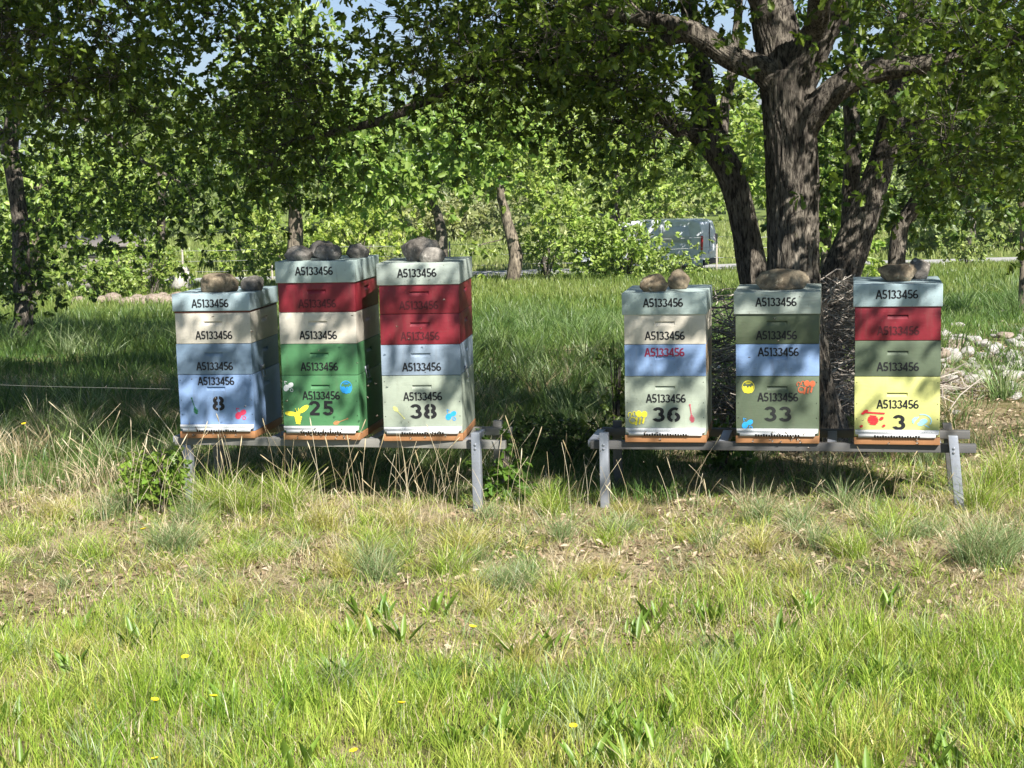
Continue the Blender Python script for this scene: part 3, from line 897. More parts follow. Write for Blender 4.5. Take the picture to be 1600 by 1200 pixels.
# ------------------------------------------------------------------ rocks on the lids
from mathutils import noise as mn
def rock_mesh(name, rx, ry, rz, seed, mat, sub=4, rough=.22, flatb=.62, shape=None):
    bm = bmesh.new(); bmesh.ops.create_icosphere(bm, subdivisions=sub, radius=1)
    o = Vector((seed * 3.17, seed * 1.3, seed * .7))
    for v in bm.verts:
        p = v.co.copy()
        f = 1 + rough * mn.noise(p * 1.1 + o) + rough * .55 * mn.noise(p * 2.6 + o) + rough * .22 * mn.noise(p * 7 + o) + .02 * mn.noise(p * 19 + o)
        q = mn.noise(p * 1.7 + o * 2)
        p = p * f
        if shape == 'bowl': p.x *= .78 + .28 * p.z; p.z = min(p.z, .55 + .15 * q)
        p.z = max(p.z, -flatb + .04 * q)
        v.co = Vector((p.x * rx, p.y * ry, p.z * rz))
    rr = random.Random(seed * 7 + 1)
    for _ in range(9):
        nrm = Vector((rr.gauss(0, 1), rr.gauss(0, 1), rr.gauss(0, .8))).normalized(); dd = rr.uniform(.72, .95)
        for v in bm.verts:
            u_ = Vector((v.co.x / rx, v.co.y / ry, v.co.z / rz)); e = u_.dot(nrm) - dd
            if e > 0:
                u_ -= nrm * e * .85; v.co = Vector((u_.x * rx, u_.y * ry, u_.z * rz))
    zmin = min(v.co.z for v in bm.verts)
    for v in bm.verts: v.co.z -= zmin
    me = bpy.data.meshes.new(name); bm.to_mesh(me); bm.free()
    me.materials.append(mat)
    me.polygons.foreach_set('use_smooth', np.ones(len(me.polygons), bool))
    return me

def lid_rock(key, x, y, w, hgt, d, mat, label, seed, rot=0, shape=None, rough=.22, tilt=0):
    root, tot = HIVES[key]
    p = root.location; c, s = math.cos(root.rotation_euler.z), math.sin(root.rotation_euler.z)
    me = rock_mesh('rock', w / 2, d / 2, hgt / 1.66, seed, mat, shape=shape, rough=rough)
    o = link('rock', me, None, (p.x + c * x - s * y, p.y + s * x + c * y, p.z + tot - .002), root.rotation_euler.z + rot)
    o.rotation_euler.y = tilt
    tag(o, label, 'rock', 'rocks weighing down the hive lids')

lid_rock('8', .005, .13, .2, .122, .16, S_BROWN, 'large rounded brown rock on the lid of hive 8', 3, .2)
lid_rock('8', .175, .2, .135, .085, .12, S_GREY, 'small dark rock on the lid of hive 8', 5, -.3)
lid_rock('25', -.115, .1, .15, .085, .12, S_GREY, 'front left of the four low grey rocks on hive 25', 8, .1)
lid_rock('25', .045, .1, .155, .092, .12, S_GREY, 'front right of the four low grey rocks on hive 25', 9, .5)
lid_rock('25', -.03, .27, .17, .1, .14, S_GREY, 'flat grey rock behind the two front rocks on hive 25', 12, .2)
lid_rock('25', .17, .25, .13, .085, .12, S_GREY, 'small grey rock lying rightmost behind on hive 25', 14, 1.0)
lid_rock('38', -.015, .2, .22, .135, .17, S_MIX, 'large pointed grey-brown rock on hive 38', 17, .4, rough=.3)
lid_rock('38', .07, .06, .15, .083, .1, S_GREY, 'smooth grey oval rock at the front of hive 38', 20, .1, rough=.12)
lid_rock('36', -.06, .09, .15, .092, .13, S_TAN, 'tan rock with a pale broken face on hive 36', 23, .3, rough=.28)
lid_rock('36', .06, .24, .125, .1, .13, S_BROWN, 'dark brown rock behind the tan one on hive 36', 27, .8)
lid_rock('33', .02, .17, .29, .112, .17, S_BROWN, 'long flat brown rock across the lid of hive 33', 31, .05, rough=.18)
lid_rock('3', .0, .2, .23, .12, .18, S_TAN, 'bowl shaped brown rock with a flat top on hive 3', 36, .1, shape='bowl')
lid_rock('3', .12, .33, .12, .11, .12, S_MIX, 'pale upright rock beside the bowl shaped one on hive 3', 38, .4)

# ------------------------------------------------------------------ trees
def on(px, py_base, Y, hw):
    """trunk foot on the ground under photo column px at distance Y"""
    q = at(px, 500, Y); return (q[0], Y, float(gz(q[0], Y)) - .12, hw * Y / F_PX)

# where the oak's own boughs leave the view open: the bare trunk and forks, the airy gaps left of it
GAPS = [(1140, 1320, -40, 520, .0), (1000, 1190, 0, 150, .06), (1300, 1420, 150, 460, .1), (1050, 1130, 90, 330, .15),
        (540, 1000, 215, 460, .0), (540, 760, 120, 215, .55), (760, 1000, 120, 215, .5), (380, 440, -50, 110, .12), (1000, 1030, 70, 150, .3), (230, 300, 40, 110, .35),
        (1290, 1470, 40, 190, .06), (1320, 1440, -20, 70, .6), (1440, 1600, 240, 420, .45), (0, 380, 0, 400, .6)]
def near_gaps(C):
    px, py = to_px(C); keep = np.ones(len(C), bool); r_ = np.random.default_rng(17).random(len(C))
    for x0, x1, y0, y1, f in GAPS:
        w_ = (px > x0) & (px < x1) & (py > y0) & (py < y1); keep &= ~w_ | (r_ < f)
    t = C[:, 2] / SUN_DIR[2]; gx, gy = C[:, 0] - SUN_DIR[0] * t, C[:, 1] - SUN_DIR[1] * t
    keep &= ~((gx > 3.0) & (gx < 6.5) & (gy > 11) & (gy < 18)) | (r_ < .35)  # crown thinned along the sun's path to light the rubble ground
    # thin places in the crown that let the sun through to the trunks
    for yy, x0, x1, z0, z1, f in ((10.15, 1.5, 2.2, .9, 2.55, .03), (11.2, 2.2, 2.75, 1.0, 1.6, .15), (10.3, 1.0, 1.6, 2.4, 3.0, .1)):
        t = (yy - C[:, 1]) / -SUN_DIR[1]; x = C[:, 0] - SUN_DIR[0] * t; z = C[:, 2] - SUN_DIR[2] * t
        w_ = (x > x0) & (x < x1) & (z > z0) & (z < z1) & (t > 0); keep &= ~w_ | (r_ < f)
    return keep
YO = 10.35
tree('oak_tree', 'big oak with a thick pale-lit forking trunk behind hive 33',
     [[on(1262, 690, YO, 62)] + limb((1256, 620, YO, 49), (1246, 520, YO, 42), (1241, 420, YO, 38), (1241, 310, YO, 36), (1237, 220, YO, 37), (1232, 160, YO, 40), (1230, 110, YO, 38)),
      limb((1228, 150, YO, 30), (1195, 112, YO - .05, 21), (1140, 88, YO - .1, 18), (1085, 52, YO - .15, 16), (1000, 28, YO - .1, 12), (900, 10, YO + .2, 9)),
      limb((1232, 140, YO, 36), (1212, 50, YO + .1, 34), (1195, -60, YO + .2, 28), (1170, -300, YO + .3, 22), (1150, -600, YO + .4, 13), (1120, -800, YO + .4, 6)),
      limb((1234, 140, YO, 34), (1275, 60, YO - .1, 26), (1320, -20, YO - .2, 22), (1390, -200, YO - .5, 17), (1470, -420, YO - .9, 11), (1520, -600, YO - 1.2, 6)),
      limb((1246, 210, YO, 26), (1275, 170, YO - .1, 22), (1320, 130, YO - .2, 19), (1380, 108, YO - .3, 17), (1460, 98, YO - .5, 13), (1560, 70, YO - .7, 9), (1680, 20, YO - .9, 5)),
      limb((1085, 52, YO - .15, 11), (1020, 68, YO, 10), (940, 82, YO + .3, 10), (863, 93, YO + .6, 10), (763, 110, YO + .9, 9), (673, 153, YO + 1.1, 8), (597, 187, YO + 1.2, 7), (530, 205, YO + 1.3, 5), (440, 225, YO + 1.5, 3)),
      limb((1212, 50, YO + .1, 20), (1130, -120, YO - .2, 16), (1000, -260, YO - .8, 12), (850, -360, YO - 1.3, 8), (700, -420, YO - 1.6, 5)),
      limb((1200, -40, YO + .1, 18), (1080, -200, YO + .6, 14), (900, -300, YO + 1.2, 11), (700, -330, YO + 1.8, 8), (480, -340, YO + 2, 5)),
      limb((1275, 60, YO - .1, 18), (1290, -100, YO - .9, 15), (1310, -300, YO - 2.0, 11), (1330, -560, YO - 2.9, 7)),
      limb((1216, 400, YO + .35, 15), (1212, 300, YO + .4, 15), (1208, 200, YO + .45, 14), (1196, 60, YO + .6, 12), (1160, -120, YO + .9, 9))],
     [blob(1330, 20, 9.6, 210, 110, .9, 130), blob(1480, 110, 9.3, 190, 130, 1.0, 210), blob(1540, 230, 10.2, 110, 90, .8, 70),
      blob(1010, 60, 10.2, 190, 75, .9, 120), blob(1010, 180, 10.3, 60, 90, .5, 32), blob(780, 60, 11.0, 190, 75, .9, 120), blob(600, 110, 11.4, 190, 110, .9, 150),
      blob(450, 170, 11.8, 100, 130, .8, 80), blob(640, 180, 11.6, 140, 60, .6, 50), blob(900, 160, 11.2, 110, 60, .6, 36),
      ((1.3, 9.7, 5.4), (4.6, 4.1, 2.5), 270, 2), ((-2.2, 11.0, 4.7), (2.9, 3.2, 1.7), 230, 3), ((3.6, 10.5, 4.2), (2.6, 3.0, 1.4), 90, 2), ((2.3, 6.1, 4.6), (3.4, 1.7, 1.15), 120, 4), ((-1.5, 8.2, 5.2), (2.7, 1.8, 1.2), 170, 3), ((.4, 14.6, 5.7), (2.8, 2.4, 1.4), 130, 3)],  # upper clumps out of frame, several added to shade hives and meadow
     leaf=.067, per=52, pal=OAK, seed=11, ridge=.17, clip=near_gaps)

YS = 11.2
tree('leaning_oak', 'oak stem leaning left with a forked top, left of the thick forking trunk',
     [[on(1212, 640, YS, 30)] + limb((1194, 520, YS, 26), (1176, 420, YS, 22), (1158, 330, YS, 20), (1138, 265, YS, 21), (1106, 215, YS, 21), (1100, 170, YS, 19), (1098, 120, YS + .1, 16), (1080, 40, YS + .2, 13), (1060, -120, YS + .4, 9)),
      limb((1112, 225, YS, 20), (1085, 205, YS, 17), (1062, 200, YS - .1, 15), (1020, 165, YS - .1, 10), (985, 120, YS, 7), (930, 60, YS + .2, 4)),
      limb((1150, 300, YS, 11), (1128, 215, YS + .3, 9), (1150, 60, YS + .5, 7), (1165, -150, YS + .7, 5))],
     [blob(1010, 140, 11.2, 80, 80, .7, 34), blob(1080, 20, 11.6, 130, 80, .9, 60), blob(940, 30, 11.7, 130, 60, .8, 50)], leaf=.067, per=52, seed=21, ridge=.16, clip=near_gaps)

YR_ = 12.7
tree('leaning_oak', 'oak stem leaning right, between the hives 33 and 3',
     [[on(1268, 640, YR_, 38)] + limb((1280, 540, YR_, 33), (1314, 430, YR_, 29), (1344, 350, YR_, 24), (1367, 285, YR_, 20), (1385, 225, YR_, 18), (1398, 160, YR_, 18), (1412, 60, YR_ + .1, 14), (1430, -120, YR_ + .3, 9)),
      limb((1384, 230, YR_, 15), (1420, 200, YR_ - .1, 12), (1452, 178, YR_ - .1, 10), (1500, 120, YR_ - .2, 7), (1560, 60, YR_ - .2, 4))],
     [blob(1440, 120, 11.4, 110, 90, .8, 70), blob(1540, 60, 11.5, 120, 100, .9, 70)], leaf=.067, per=52, seed=22, ridge=.15, clip=near_gaps)

tree('oak_tree', 'slender crooked oak with a bent stem behind hive 3',
     [[on(1400, 470, 14, 17)] + limb((1402, 400, 14, 14), (1412, 345, 14, 13), (1440, 310, 14, 13), (1446, 275, 14, 12), (1428, 238, 14, 10), (1412, 200, 14, 9), (1420, 100, 14, 7), (1450, -60, 14, 4)),
      limb((1444, 300, 14, 7), (1480, 250, 14, 5), (1530, 200, 14, 4), (1570, 150, 14, 3))],
     [blob(1500, 250, 14, 110, 70, .9, 60), blob(1440, 120, 14, 130, 90, 1.0, 70), blob(1400, 300, 14.5, 50, 40, .5, 12)], leaf=.08, per=35, kind='blob', seed=23, pal=((.045, .1, .016), (.1, .16, .03)))
tree('oak_tree', 'straight dark oak trunk seen between the forking oak and the right leaning stem',
     [[on(1322, 480, 15, 16)] + limb((1326, 380, 15, 15), (1330, 300, 15, 14), (1332, 200, 15, 13), (1330, 100, 15, 12), (1320, -60, 15, 8))],
     [blob(1310, 250, 16, 70, 90, .8, 40), blob(1330, 60, 15.5, 140, 110, 1.2, 90)], leaf=.08, per=35, kind='blob', seed=24, pal=((.05, .11, .018), (.11, .17, .03)))

# oak at the left edge and its neighbour just outside the frame
YC = 23.5
tree('oak_tree', 'dark slim oak trunk standing in the shaded grass at the left edge',
     [[on(36, 520, YC, 17)] + limb((36, 480, YC, 15), (35, 400, YC, 14), (28, 310, YC, 13), (16, 235, YC, 14), (20, 180, YC, 11), (28, 100, YC, 9), (10, 20, YC, 8), (-10, -150, YC, 5)),
      limb((18, 240, YC, 9), (-10, 195, YC, 7), (-50, 130, YC, 5)),
      limb((22, 175, YC, 6), (70, 165, YC - .3, 5), (140, 190, YC - .6, 4), (220, 250, YC - 1, 3), (290, 290, YC - 1, 2))],
     [blob(120, 150, 22.5, 150, 110, 2, 170), blob(270, 220, 22, 120, 90, 1.8, 150), blob(330, 310, 22, 80, 60, 1.2, 60), blob(160, 310, 23, 120, 60, 1.5, 70), blob(60, 420, 23.3, 26, 40, .4, 12), blob(14, 440, 23.6, 30, 60, .4, 16),
      ((-4.0, 19, 5.7), (4.8, 4.5, 2.2), 300, 3)],  # high clumps added to cast shade on the left meadow
     leaf=.1, per=42, kind='blob', seed=31, spread=.38, pal=((.032, .072, .01), (.13, .19, .028)), clip=near_gaps, hole=1.5)
tree('oak_tree', 'near oak whose low boughs hang into the top left corner',
     [[(-5.3, 11.6, -.15, .24), (-5.2, 11.6, 1.2, .2), (-5.0, 11.5, 2.4, .17), (-4.7, 11.4, 3.6, .13), (-4.4, 11.3, 5, .07)],
      [(-5.0, 11.5, 2.4, .1), (-4.2, 11.3, 2.9, .08), (-3.2, 11.1, 3.1, .055), (-2.4, 11.0, 3.0, .03)],
      [(-5.1, 11.5, 2.1, .08), (-4.4, 10.9, 2.7, .06), (-3.6, 10.4, 2.9, .04)]],
     [blob(90, 60, 11.0, 150, 90, .9, 105), blob(270, 40, 11.4, 110, 70, .8, 60), blob(140, 150, 11.2, 90, 50, .6, 34), ((-4.6, 11.4, 4.8), (2.6, 3.0, 1.7), 230, 3), ((-4.2, 9.6, 3.9), (1.9, 1.6, .9), 60)],  # unseen upper clumps thickened to shade the meadow
     leaf=.067, per=52, seed=32, ridge=.15, clip=near_gaps)

# sunlit trees between the meadow and the lane
MID = [
 ('small oak with a dark bent stem above the rocks of hive 38', 690, 40, 9, [(690, 385), (686, 340), (676, 315), (690, 280)], [(640, 240, 150, 75, 120), (760, 215, 80, 60, 60), (560, 250, 90, 50, 50)], .2, OAK, M_BARK, ((0.134, 0.242, 0.045), (0.315, 0.401, 0.090))),
 ('pale-barked oak standing alone in the meadow right of hive 38', 804, 50, 11, [(803, 400), (797, 360), (785, 310), (778, 260), (790, 200)], [(800, 240, 75, 70, 90), (850, 330, 60, 40, 60), (800, 150, 90, 50, 60), (770, 380, 40, 30, 26)], .19, LIME, M_BARKF, ((0.180, 0.281, 0.051), (0.381, 0.441, 0.100))),
 ('thin tree over the lane right of the pale-barked oak', 853, 56, 6, [(853, 390), (852, 320), (853, 290), (860, 250)], [(880, 270, 90, 45, 80), (940, 230, 70, 40, 50)], .18, LIME, M_BARK, ((0.180, 0.281, 0.051), (0.381, 0.441, 0.100))),
 ('grey-barked tree behind hive 25', 462, 44, 12, [(462, 370), (460, 320), (458, 290), (466, 200), (460, 120)], [(470, 190, 110, 100, 140), (440, 60, 60, 60, 60), (380, 250, 70, 80, 70)], .19, LIME, M_BARKF, ((0.157, 0.262, 0.051), (0.359, 0.420, 0.112))),
 ('young tree with yellow-green crown left of hive 8', 250, 46, 8, [(250, 400), (252, 330), (248, 270)], [(250, 290, 110, 60, 90), (150, 300, 90, 60, 70), (330, 270, 80, 70, 60)], .19, LIME, M_BARK, ((0.169, 0.271, 0.051), (0.359, 0.420, 0.100))),
 ('pale pair of trunks behind the left edge oak', 58, 44, 9, [(58, 400), (59, 330), (62, 260)], [(70, 300, 90, 60, 70), (20, 330, 60, 70, 50), (110, 370, 50, 40, 30)], .19, LIME, M_BARKF, ((0.157, 0.262, 0.051), (0.335, 0.401, 0.100))),
 ('leafy tree left of the white van', 960, 60, 8, [(960, 400), (962, 330), (965, 270)], [(975, 250, 90, 60, 80), (1060, 290, 70, 60, 60)], .2, LIME, M_BARK, ((0.169, 0.271, 0.051), (0.359, 0.420, 0.100))),
 ('bright tree behind the forking oak, between the big stems', 1290, 30, 10, [(1290, 420), (1292, 330), (1290, 240)], [(1290, 300, 60, 90, 70), (1240, 250, 80, 90, 60)], .15, LIME, M_BARK, ((0.169, 0.281, 0.051), (0.335, 0.401, 0.090))),
 ('sunlit tree behind the leaning oak, set to shade the white van', 1168, 53, 9, [(1168, 400), (1166, 320), (1160, 250)], [(1175, 250, 45, 45, 50), (1170, 190, 80, 80, 80)], .21, LIME, M_BARK, ((0.180, 0.281, 0.051), (0.381, 0.431, 0.112))),  # tree set on the sun side of the van to shade it
 ('grey-green tree behind the crooked oak at the right edge', 1520, 62, 9, [(1520, 400), (1516, 330), (1520, 250)], [(1530, 250, 100, 80, 110), (1440, 300, 60, 60, 50), (1600, 180, 80, 90, 70)], .21, OLIVE, M_BARK, ((0.134, 0.200, 0.075), (0.269, 0.300, 0.149))),
 ('slanting grey branch tree at the far right', 1596, 24, 6, [(1600, 330), (1585, 290), (1570, 250)], [(1580, 190, 70, 80, 60), (1620, 260, 50, 70, 40)], .12, OAK, M_BARKF, ((0.134, 0.242, 0.051), (0.269, 0.340, 0.088))),
]
for i, (lab, px, Y, hw, path, bl, lf, pal_, bk, pal) in enumerate(MID):
    tree('tree', lab, [[on(px, 0, Y, hw)] + limb(*[(a, b_, Y, hw * (1 - .2 * k)) for k, (a, b_) in enumerate(path)])],
         [blob(a, b_, Y, rx, ry, 1.1 + rx * Y / F_PX * .5, n) for a, b_, rx, ry, n in bl], leaf=lf, per=35, kind='blob', pal=pal, bark=bk, spread=lf * 2.6, seed=60 + i, group='sunlit trees by the lane', up=.35, sunny=.6, hole=2.2)

# ------------------------------------------------------------------ bushes
def bush(label, px, Y, w_px, top_py, n, lf, pal, seed, name='bush', per=35, kind='blob', sq=.8, foot=None):
    q = at(px, top_py, Y); g = float(gz(q[0], Y)); hgt = max(.3, q[2] - g); rx = w_px * Y / F_PX
    rg = np.random.default_rng(seed)
    stems = []
    for k in range(5):
        a = rg.uniform(0, 6.28); e = rg.uniform(.3, .6)
        stems.append([(q[0], Y, g - .1, .02 + .006 * hgt), (q[0] + math.cos(a) * rx * e * .5, Y + math.sin(a) * rx * e * .4, g + hgt * .4, .014 + .004 * hgt), (q[0] + math.cos(a) * rx * e, Y + math.sin(a) * rx * e * .7, g + hgt * .8, .006)])
    bl = [((q[0], Y, g + hgt * .5), (rx, rx * sq, hgt * .52), n)]
    for k in range(3):
        bl.append(((q[0] + rg.uniform(-.6, .6) * rx, Y + rg.uniform(-.4, .4) * rx, g + hgt * rg.uniform(.5, .85)), (rx * .4, rx * .35, hgt * .28), n // 5))
    return tree(name, label, stems, bl, leaf=lf, per=per, kind=kind, pal=pal, spread=lf * 2.4, seed=seed, cat='bush', up=.35, sunny=.55, hole=1.1)

BU = [
 ('bright lime bush between the hives 25 and 38, far behind', 560, 66, 90, 318, 110, .22, ((0.202, 0.300, 0.051), (0.427, 0.481, 0.100))),
 ('yellow-green bush behind hive 8 rocks', 390, 62, 70, 330, 90, .22, ((0.180, 0.281, 0.051), (0.403, 0.462, 0.112))),
 ('low bush in front of the white van', 978, 48, 84, 336, 190, .15, ((0.169, 0.271, 0.051), (0.359, 0.431, 0.100))),
 ('loose bush at the tail of the white van', 1055, 47, 50, 398, 26, .12, ((0.157, 0.242, 0.051), (0.335, 0.401, 0.100))),
 ('bush at the foot of the pale-barked oak', 852, 52, 46, 350, 50, .15, ((0.157, 0.262, 0.051), (0.335, 0.401, 0.100))),
 ('bush with a dark hollow in the left meadow edge', 150, 40, 70, 388, 90, .13, ((0.157, 0.262, 0.051), (0.335, 0.401, 0.100))),
 ('spreading bush beside the rubble behind hive 8', 230, 43, 55, 385, 70, .13, ((0.157, 0.262, 0.051), (0.359, 0.420, 0.100))),
 ('bush behind hive 25 under the grey-barked tree', 440, 50, 60, 360, 70, .16, ((0.169, 0.271, 0.051), (0.359, 0.420, 0.100))),
 ('thin leafless-looking shrub right of the hive 25 rocks', 590, 46, 35, 392, 18, .1, ((0.180, 0.221, 0.075), (0.293, 0.300, 0.123))),
 ('pale leafy bank bush right of hive 3', 1480, 66, 90, 350, 120, .2, ((0.202, 0.300, 0.062), (0.403, 0.462, 0.123))),
 ('small bush on the lane edge at right', 1512, 52, 28, 372, 30, .14, ((0.180, 0.262, 0.075), (0.359, 0.401, 0.123))),
 ('bush by the lane at the far right', 1590, 64, 50, 335, 70, .2, ((0.157, 0.242, 0.062), (0.335, 0.380, 0.123))),
 ('bush between the stems of the oaks', 1290, 40, 55, 370, 70, .15, ((0.180, 0.281, 0.051), (0.359, 0.420, 0.100))),
 ('hazy bush beyond the field behind hive 38', 660, 84, 90, 318, 90, .3, ((0.224, 0.262, 0.100), (0.403, 0.401, 0.175))),
 ('olive bush beyond the field, centre', 760, 86, 80, 312, 80, .3, ((0.157, 0.200, 0.075), (0.315, 0.320, 0.149))),
 ('large yellowish bush beyond the field, left of the van', 1000, 84, 100, 295, 90, .3, ((0.224, 0.281, 0.100), (0.403, 0.420, 0.175))),
 ('grey-green bush at the far left', 20, 46, 60, 350, 70, .17, ((0.134, 0.221, 0.051), (0.293, 0.361, 0.100))),
]
for i, (lab, px, Y, wpx, top, n, lf, pal) in enumerate(BU):
    bush(lab, px, Y, wpx, top, int(n * .62), lf, pal, 120 + i)

# shrubs under the near trees
def low_plant(label, name, px, py, Y, wm, hm, n, lf, pal, seed, per=28):
    q = at(px, py, Y); g = float(gz(q[0], Y)); rg = np.random.default_rng(seed)
    st = []
    for k in range(6):
        a = rg.uniform(0, 6.28); e = rg.uniform(.3, .9)
        st.append([(q[0], Y, g - .05, .007), (q[0] + math.cos(a) * wm * e * .4, Y + math.sin(a) * wm * e * .3, g + hm * .45, .005), (q[0] + math.cos(a) * wm * e * .8, Y + math.sin(a) * wm * e * .5, g + hm * .9, .003)])
    return tree(name, label, st, [((q[0], Y, g + hm * .55), (wm, wm * .7, hm * .5), n)], leaf=lf, per=per, kind='oak', pal=pal, spread=.055, seed=seed, cat='plant', hole=0)
low_plant('bright green oak seedling at the left end of the left stand', 'oak_seedling', 250, 740, 8.5, .17, .36, 26, .04, ((.12, .22, .025), (.23, .32, .05)), 71)
low_plant('small broad-leaved plant behind the right leg of the left stand', 'oak_seedling', 790, 720, 8.75, .06, .3, 8, .07, ((.07, .15, .02), (.12, .2, .03)), 72)
low_plant('leafy sprig growing left of hive 36', 'oak_seedling', 962, 560, 9.9, .09, .75, 12, .05, ((.1, .16, .03), (.17, .22, .05)), 73)
low_plant('dark low scrub between the two stands', 'bush', 880, 620, 9.9, .42, .28, 60, .04, ((.035, .075, .015), (.075, .12, .03)), 74)
low_plant('leafy weeds beside the brush pile left of hive 33', 'weed_clump', 1128, 620, 9.3, .09, .3, 14, .06, ((.06, .13, .02), (.11, .18, .03)), 75)

# far wood: one mass beyond the field
def far_woods():
    rg = np.random.default_rng(91)
    mb = MB(); C, S = [], []
    for x in np.arange(-62, 64, 3.1):
        y = 100 + rg.uniform(-7, 12); hgt = 6.6 + 4.2 * vnoise(x, 0, 14, 5) + rg.uniform(-1.2, 1.2); g = -2.1
        if x < -20: hgt += 1.5
        n = 150
        c = ellipsoid_pts((x, y, g + hgt * .52), (3.0, 2.6, hgt * .5), n, rg, .5); C.append(c)
        S.append(np.repeat(leaf_colors(1, (.11, .17, .045), (.22, .26, .085), rg), n, 0))
    C = np.concatenate(C); S = np.concatenate(S)
    k = 12; n = len(C) * k
    Pp = np.repeat(C, k, 0) + rg.normal(size=(n, 3)) * .45
    col = np.repeat(S, k, 0) * rg.uniform(.75, 1.25, (n, 1))
    add_leaves(mb, Pp, unit(n, rg), unit(n, rg) * .7 + np.array([0, 0, .3]) + np.array(SUN_DIR) * .8, rg.uniform(.25, .5, n), 'blob', col)
    tag(mb.build('far_woods', M_LEAF), kind='stuff')
far_woods()

# ------------------------------------------------------------------ grass, litter, weeds
def blades(mb, X, Y, H, W, lean, col, rg, m=0, face=False, ang=None):
    n = len(X); Z = gz(X, Y) - .01
    a = rg.uniform(0, 2 * math.pi, n) if ang is None else ang; ww = rg.uniform(0, 2 * math.pi, n) if not face else rg.normal(0, .5, n)
    L = np.stack([np.cos(a), np.sin(a)], 1) * (lean * H)[:, None]
    Wv = np.stack([np.cos(ww), np.sin(ww)], 1) * (W / 2)[:, None]
    P0 = np.stack([X, Y, Z], 1)
    rows = []
    for t, wf in ((0, 1), (.4, .9), (.75, .6)):
        c = P0.copy(); c[:, :2] += L * t ** 1.8; c[:, 2] += H * t * (1 - .25 * lean * t)
        for s in (-1, 1):
            q = c.copy(); q[:, :2] += Wv * wf * s; rows.append(q)
    c = P0.copy(); c[:, :2] += L; c[:, 2] += H * (1 - .25 * lean); rows.append(c)
    V = np.stack(rows, 1).reshape(-1, 3)
    o = np.arange(n)[:, None] * 7
    mb.add(V, [np.concatenate([o + [[0, 1, 3, 2]], o + [[2, 3, 5, 4]]]), o + [[4, 5, 6]]], m, np.repeat(col, 7, 0))

def clumps(mb, d0, d1, dens, nb, rad, hgt, wid, pal, rg, keep=None, lean=(.15, .9)):
    X, Y = field(d0, d1, dens, rg)
    if keep is not None: k = keep(X, Y); X, Y = X[k], Y[k]
    m = len(X); cnt = rg.integers(nb[0], nb[1], m); i = np.repeat(np.arange(m), cnt); n = len(i)
    R_ = rg.uniform(rad[0], rad[1], m)[i] * np.sqrt(rg.random(n)); a = rg.uniform(0, 6.283, n)
    H = rg.uniform(hgt[0], hgt[1], m)[i] * rg.uniform(.45, 1.2, n)
    pt = np.clip(rg.beta(1.2, 1.2, m)[i] + rg.normal(0, .12, n), 0, 1); which = rg.integers(0, len(pal), m)[i]
    col = np.zeros((n, 3))
    for j, p_ in enumerate(pal):
        q = which == j; col[q] = mixc(p_, pt[q])
    blades(mb, X[i] + np.cos(a) * R_, Y[i] + np.sin(a) * R_, H, rg.uniform(wid[0], wid[1], n), rg.uniform(lean[0], lean[1], n), col * rg.uniform(.6, 1.25, (n, 1)), rg, ang=a + rg.normal(0, .7, n))

def field(d0, d1, dens, rg, half=R(21.5)):
    tn = math.tan(half); A = tn * (d1 * d1 - d0 * d0) + 3.2 * (d1 - d0); n = int(A * dens * 1.6)
    Y = rg.uniform(d0, d1, n); k = rg.random(n) < (Y * tn + 1.6) / (d1 * tn + 1.6); Y = Y[k]
    n_ = int(A * dens); Y = Y[:n_]
    return (Y * tn + 1.6) * rg.uniform(-1, 1, len(Y)), Y

def mixc(cols, t):
    cols = np.array(cols); t = np.clip(t, 0, .9999) * (len(cols) - 1); i = t.astype(int); f = (t - i)[:, None]
    return cols[i] * (1 - f) + cols[i + 1] * f

G_LUSH = [(.13, .25, .022), (.31, .43, .055), (.5, .56, .12)]
G_OLIVE = [(.28, .32, .06), (.44, .42, .1), (.55, .48, .17)]
G_BLUE = [(.13, .22, .06), (.23, .32, .13), (.36, .42, .2)]
G_DRY = [(.42, .33, .18), (.58, .48, .3), (.7, .62, .44)]
G_SHADE = [(.05, .11, .024), (.1, .175, .036), (.19, .255, .065)]  # darker greens, tree shade put into the blade colour

def front_line(X):
    return 8.15 - .12 * X

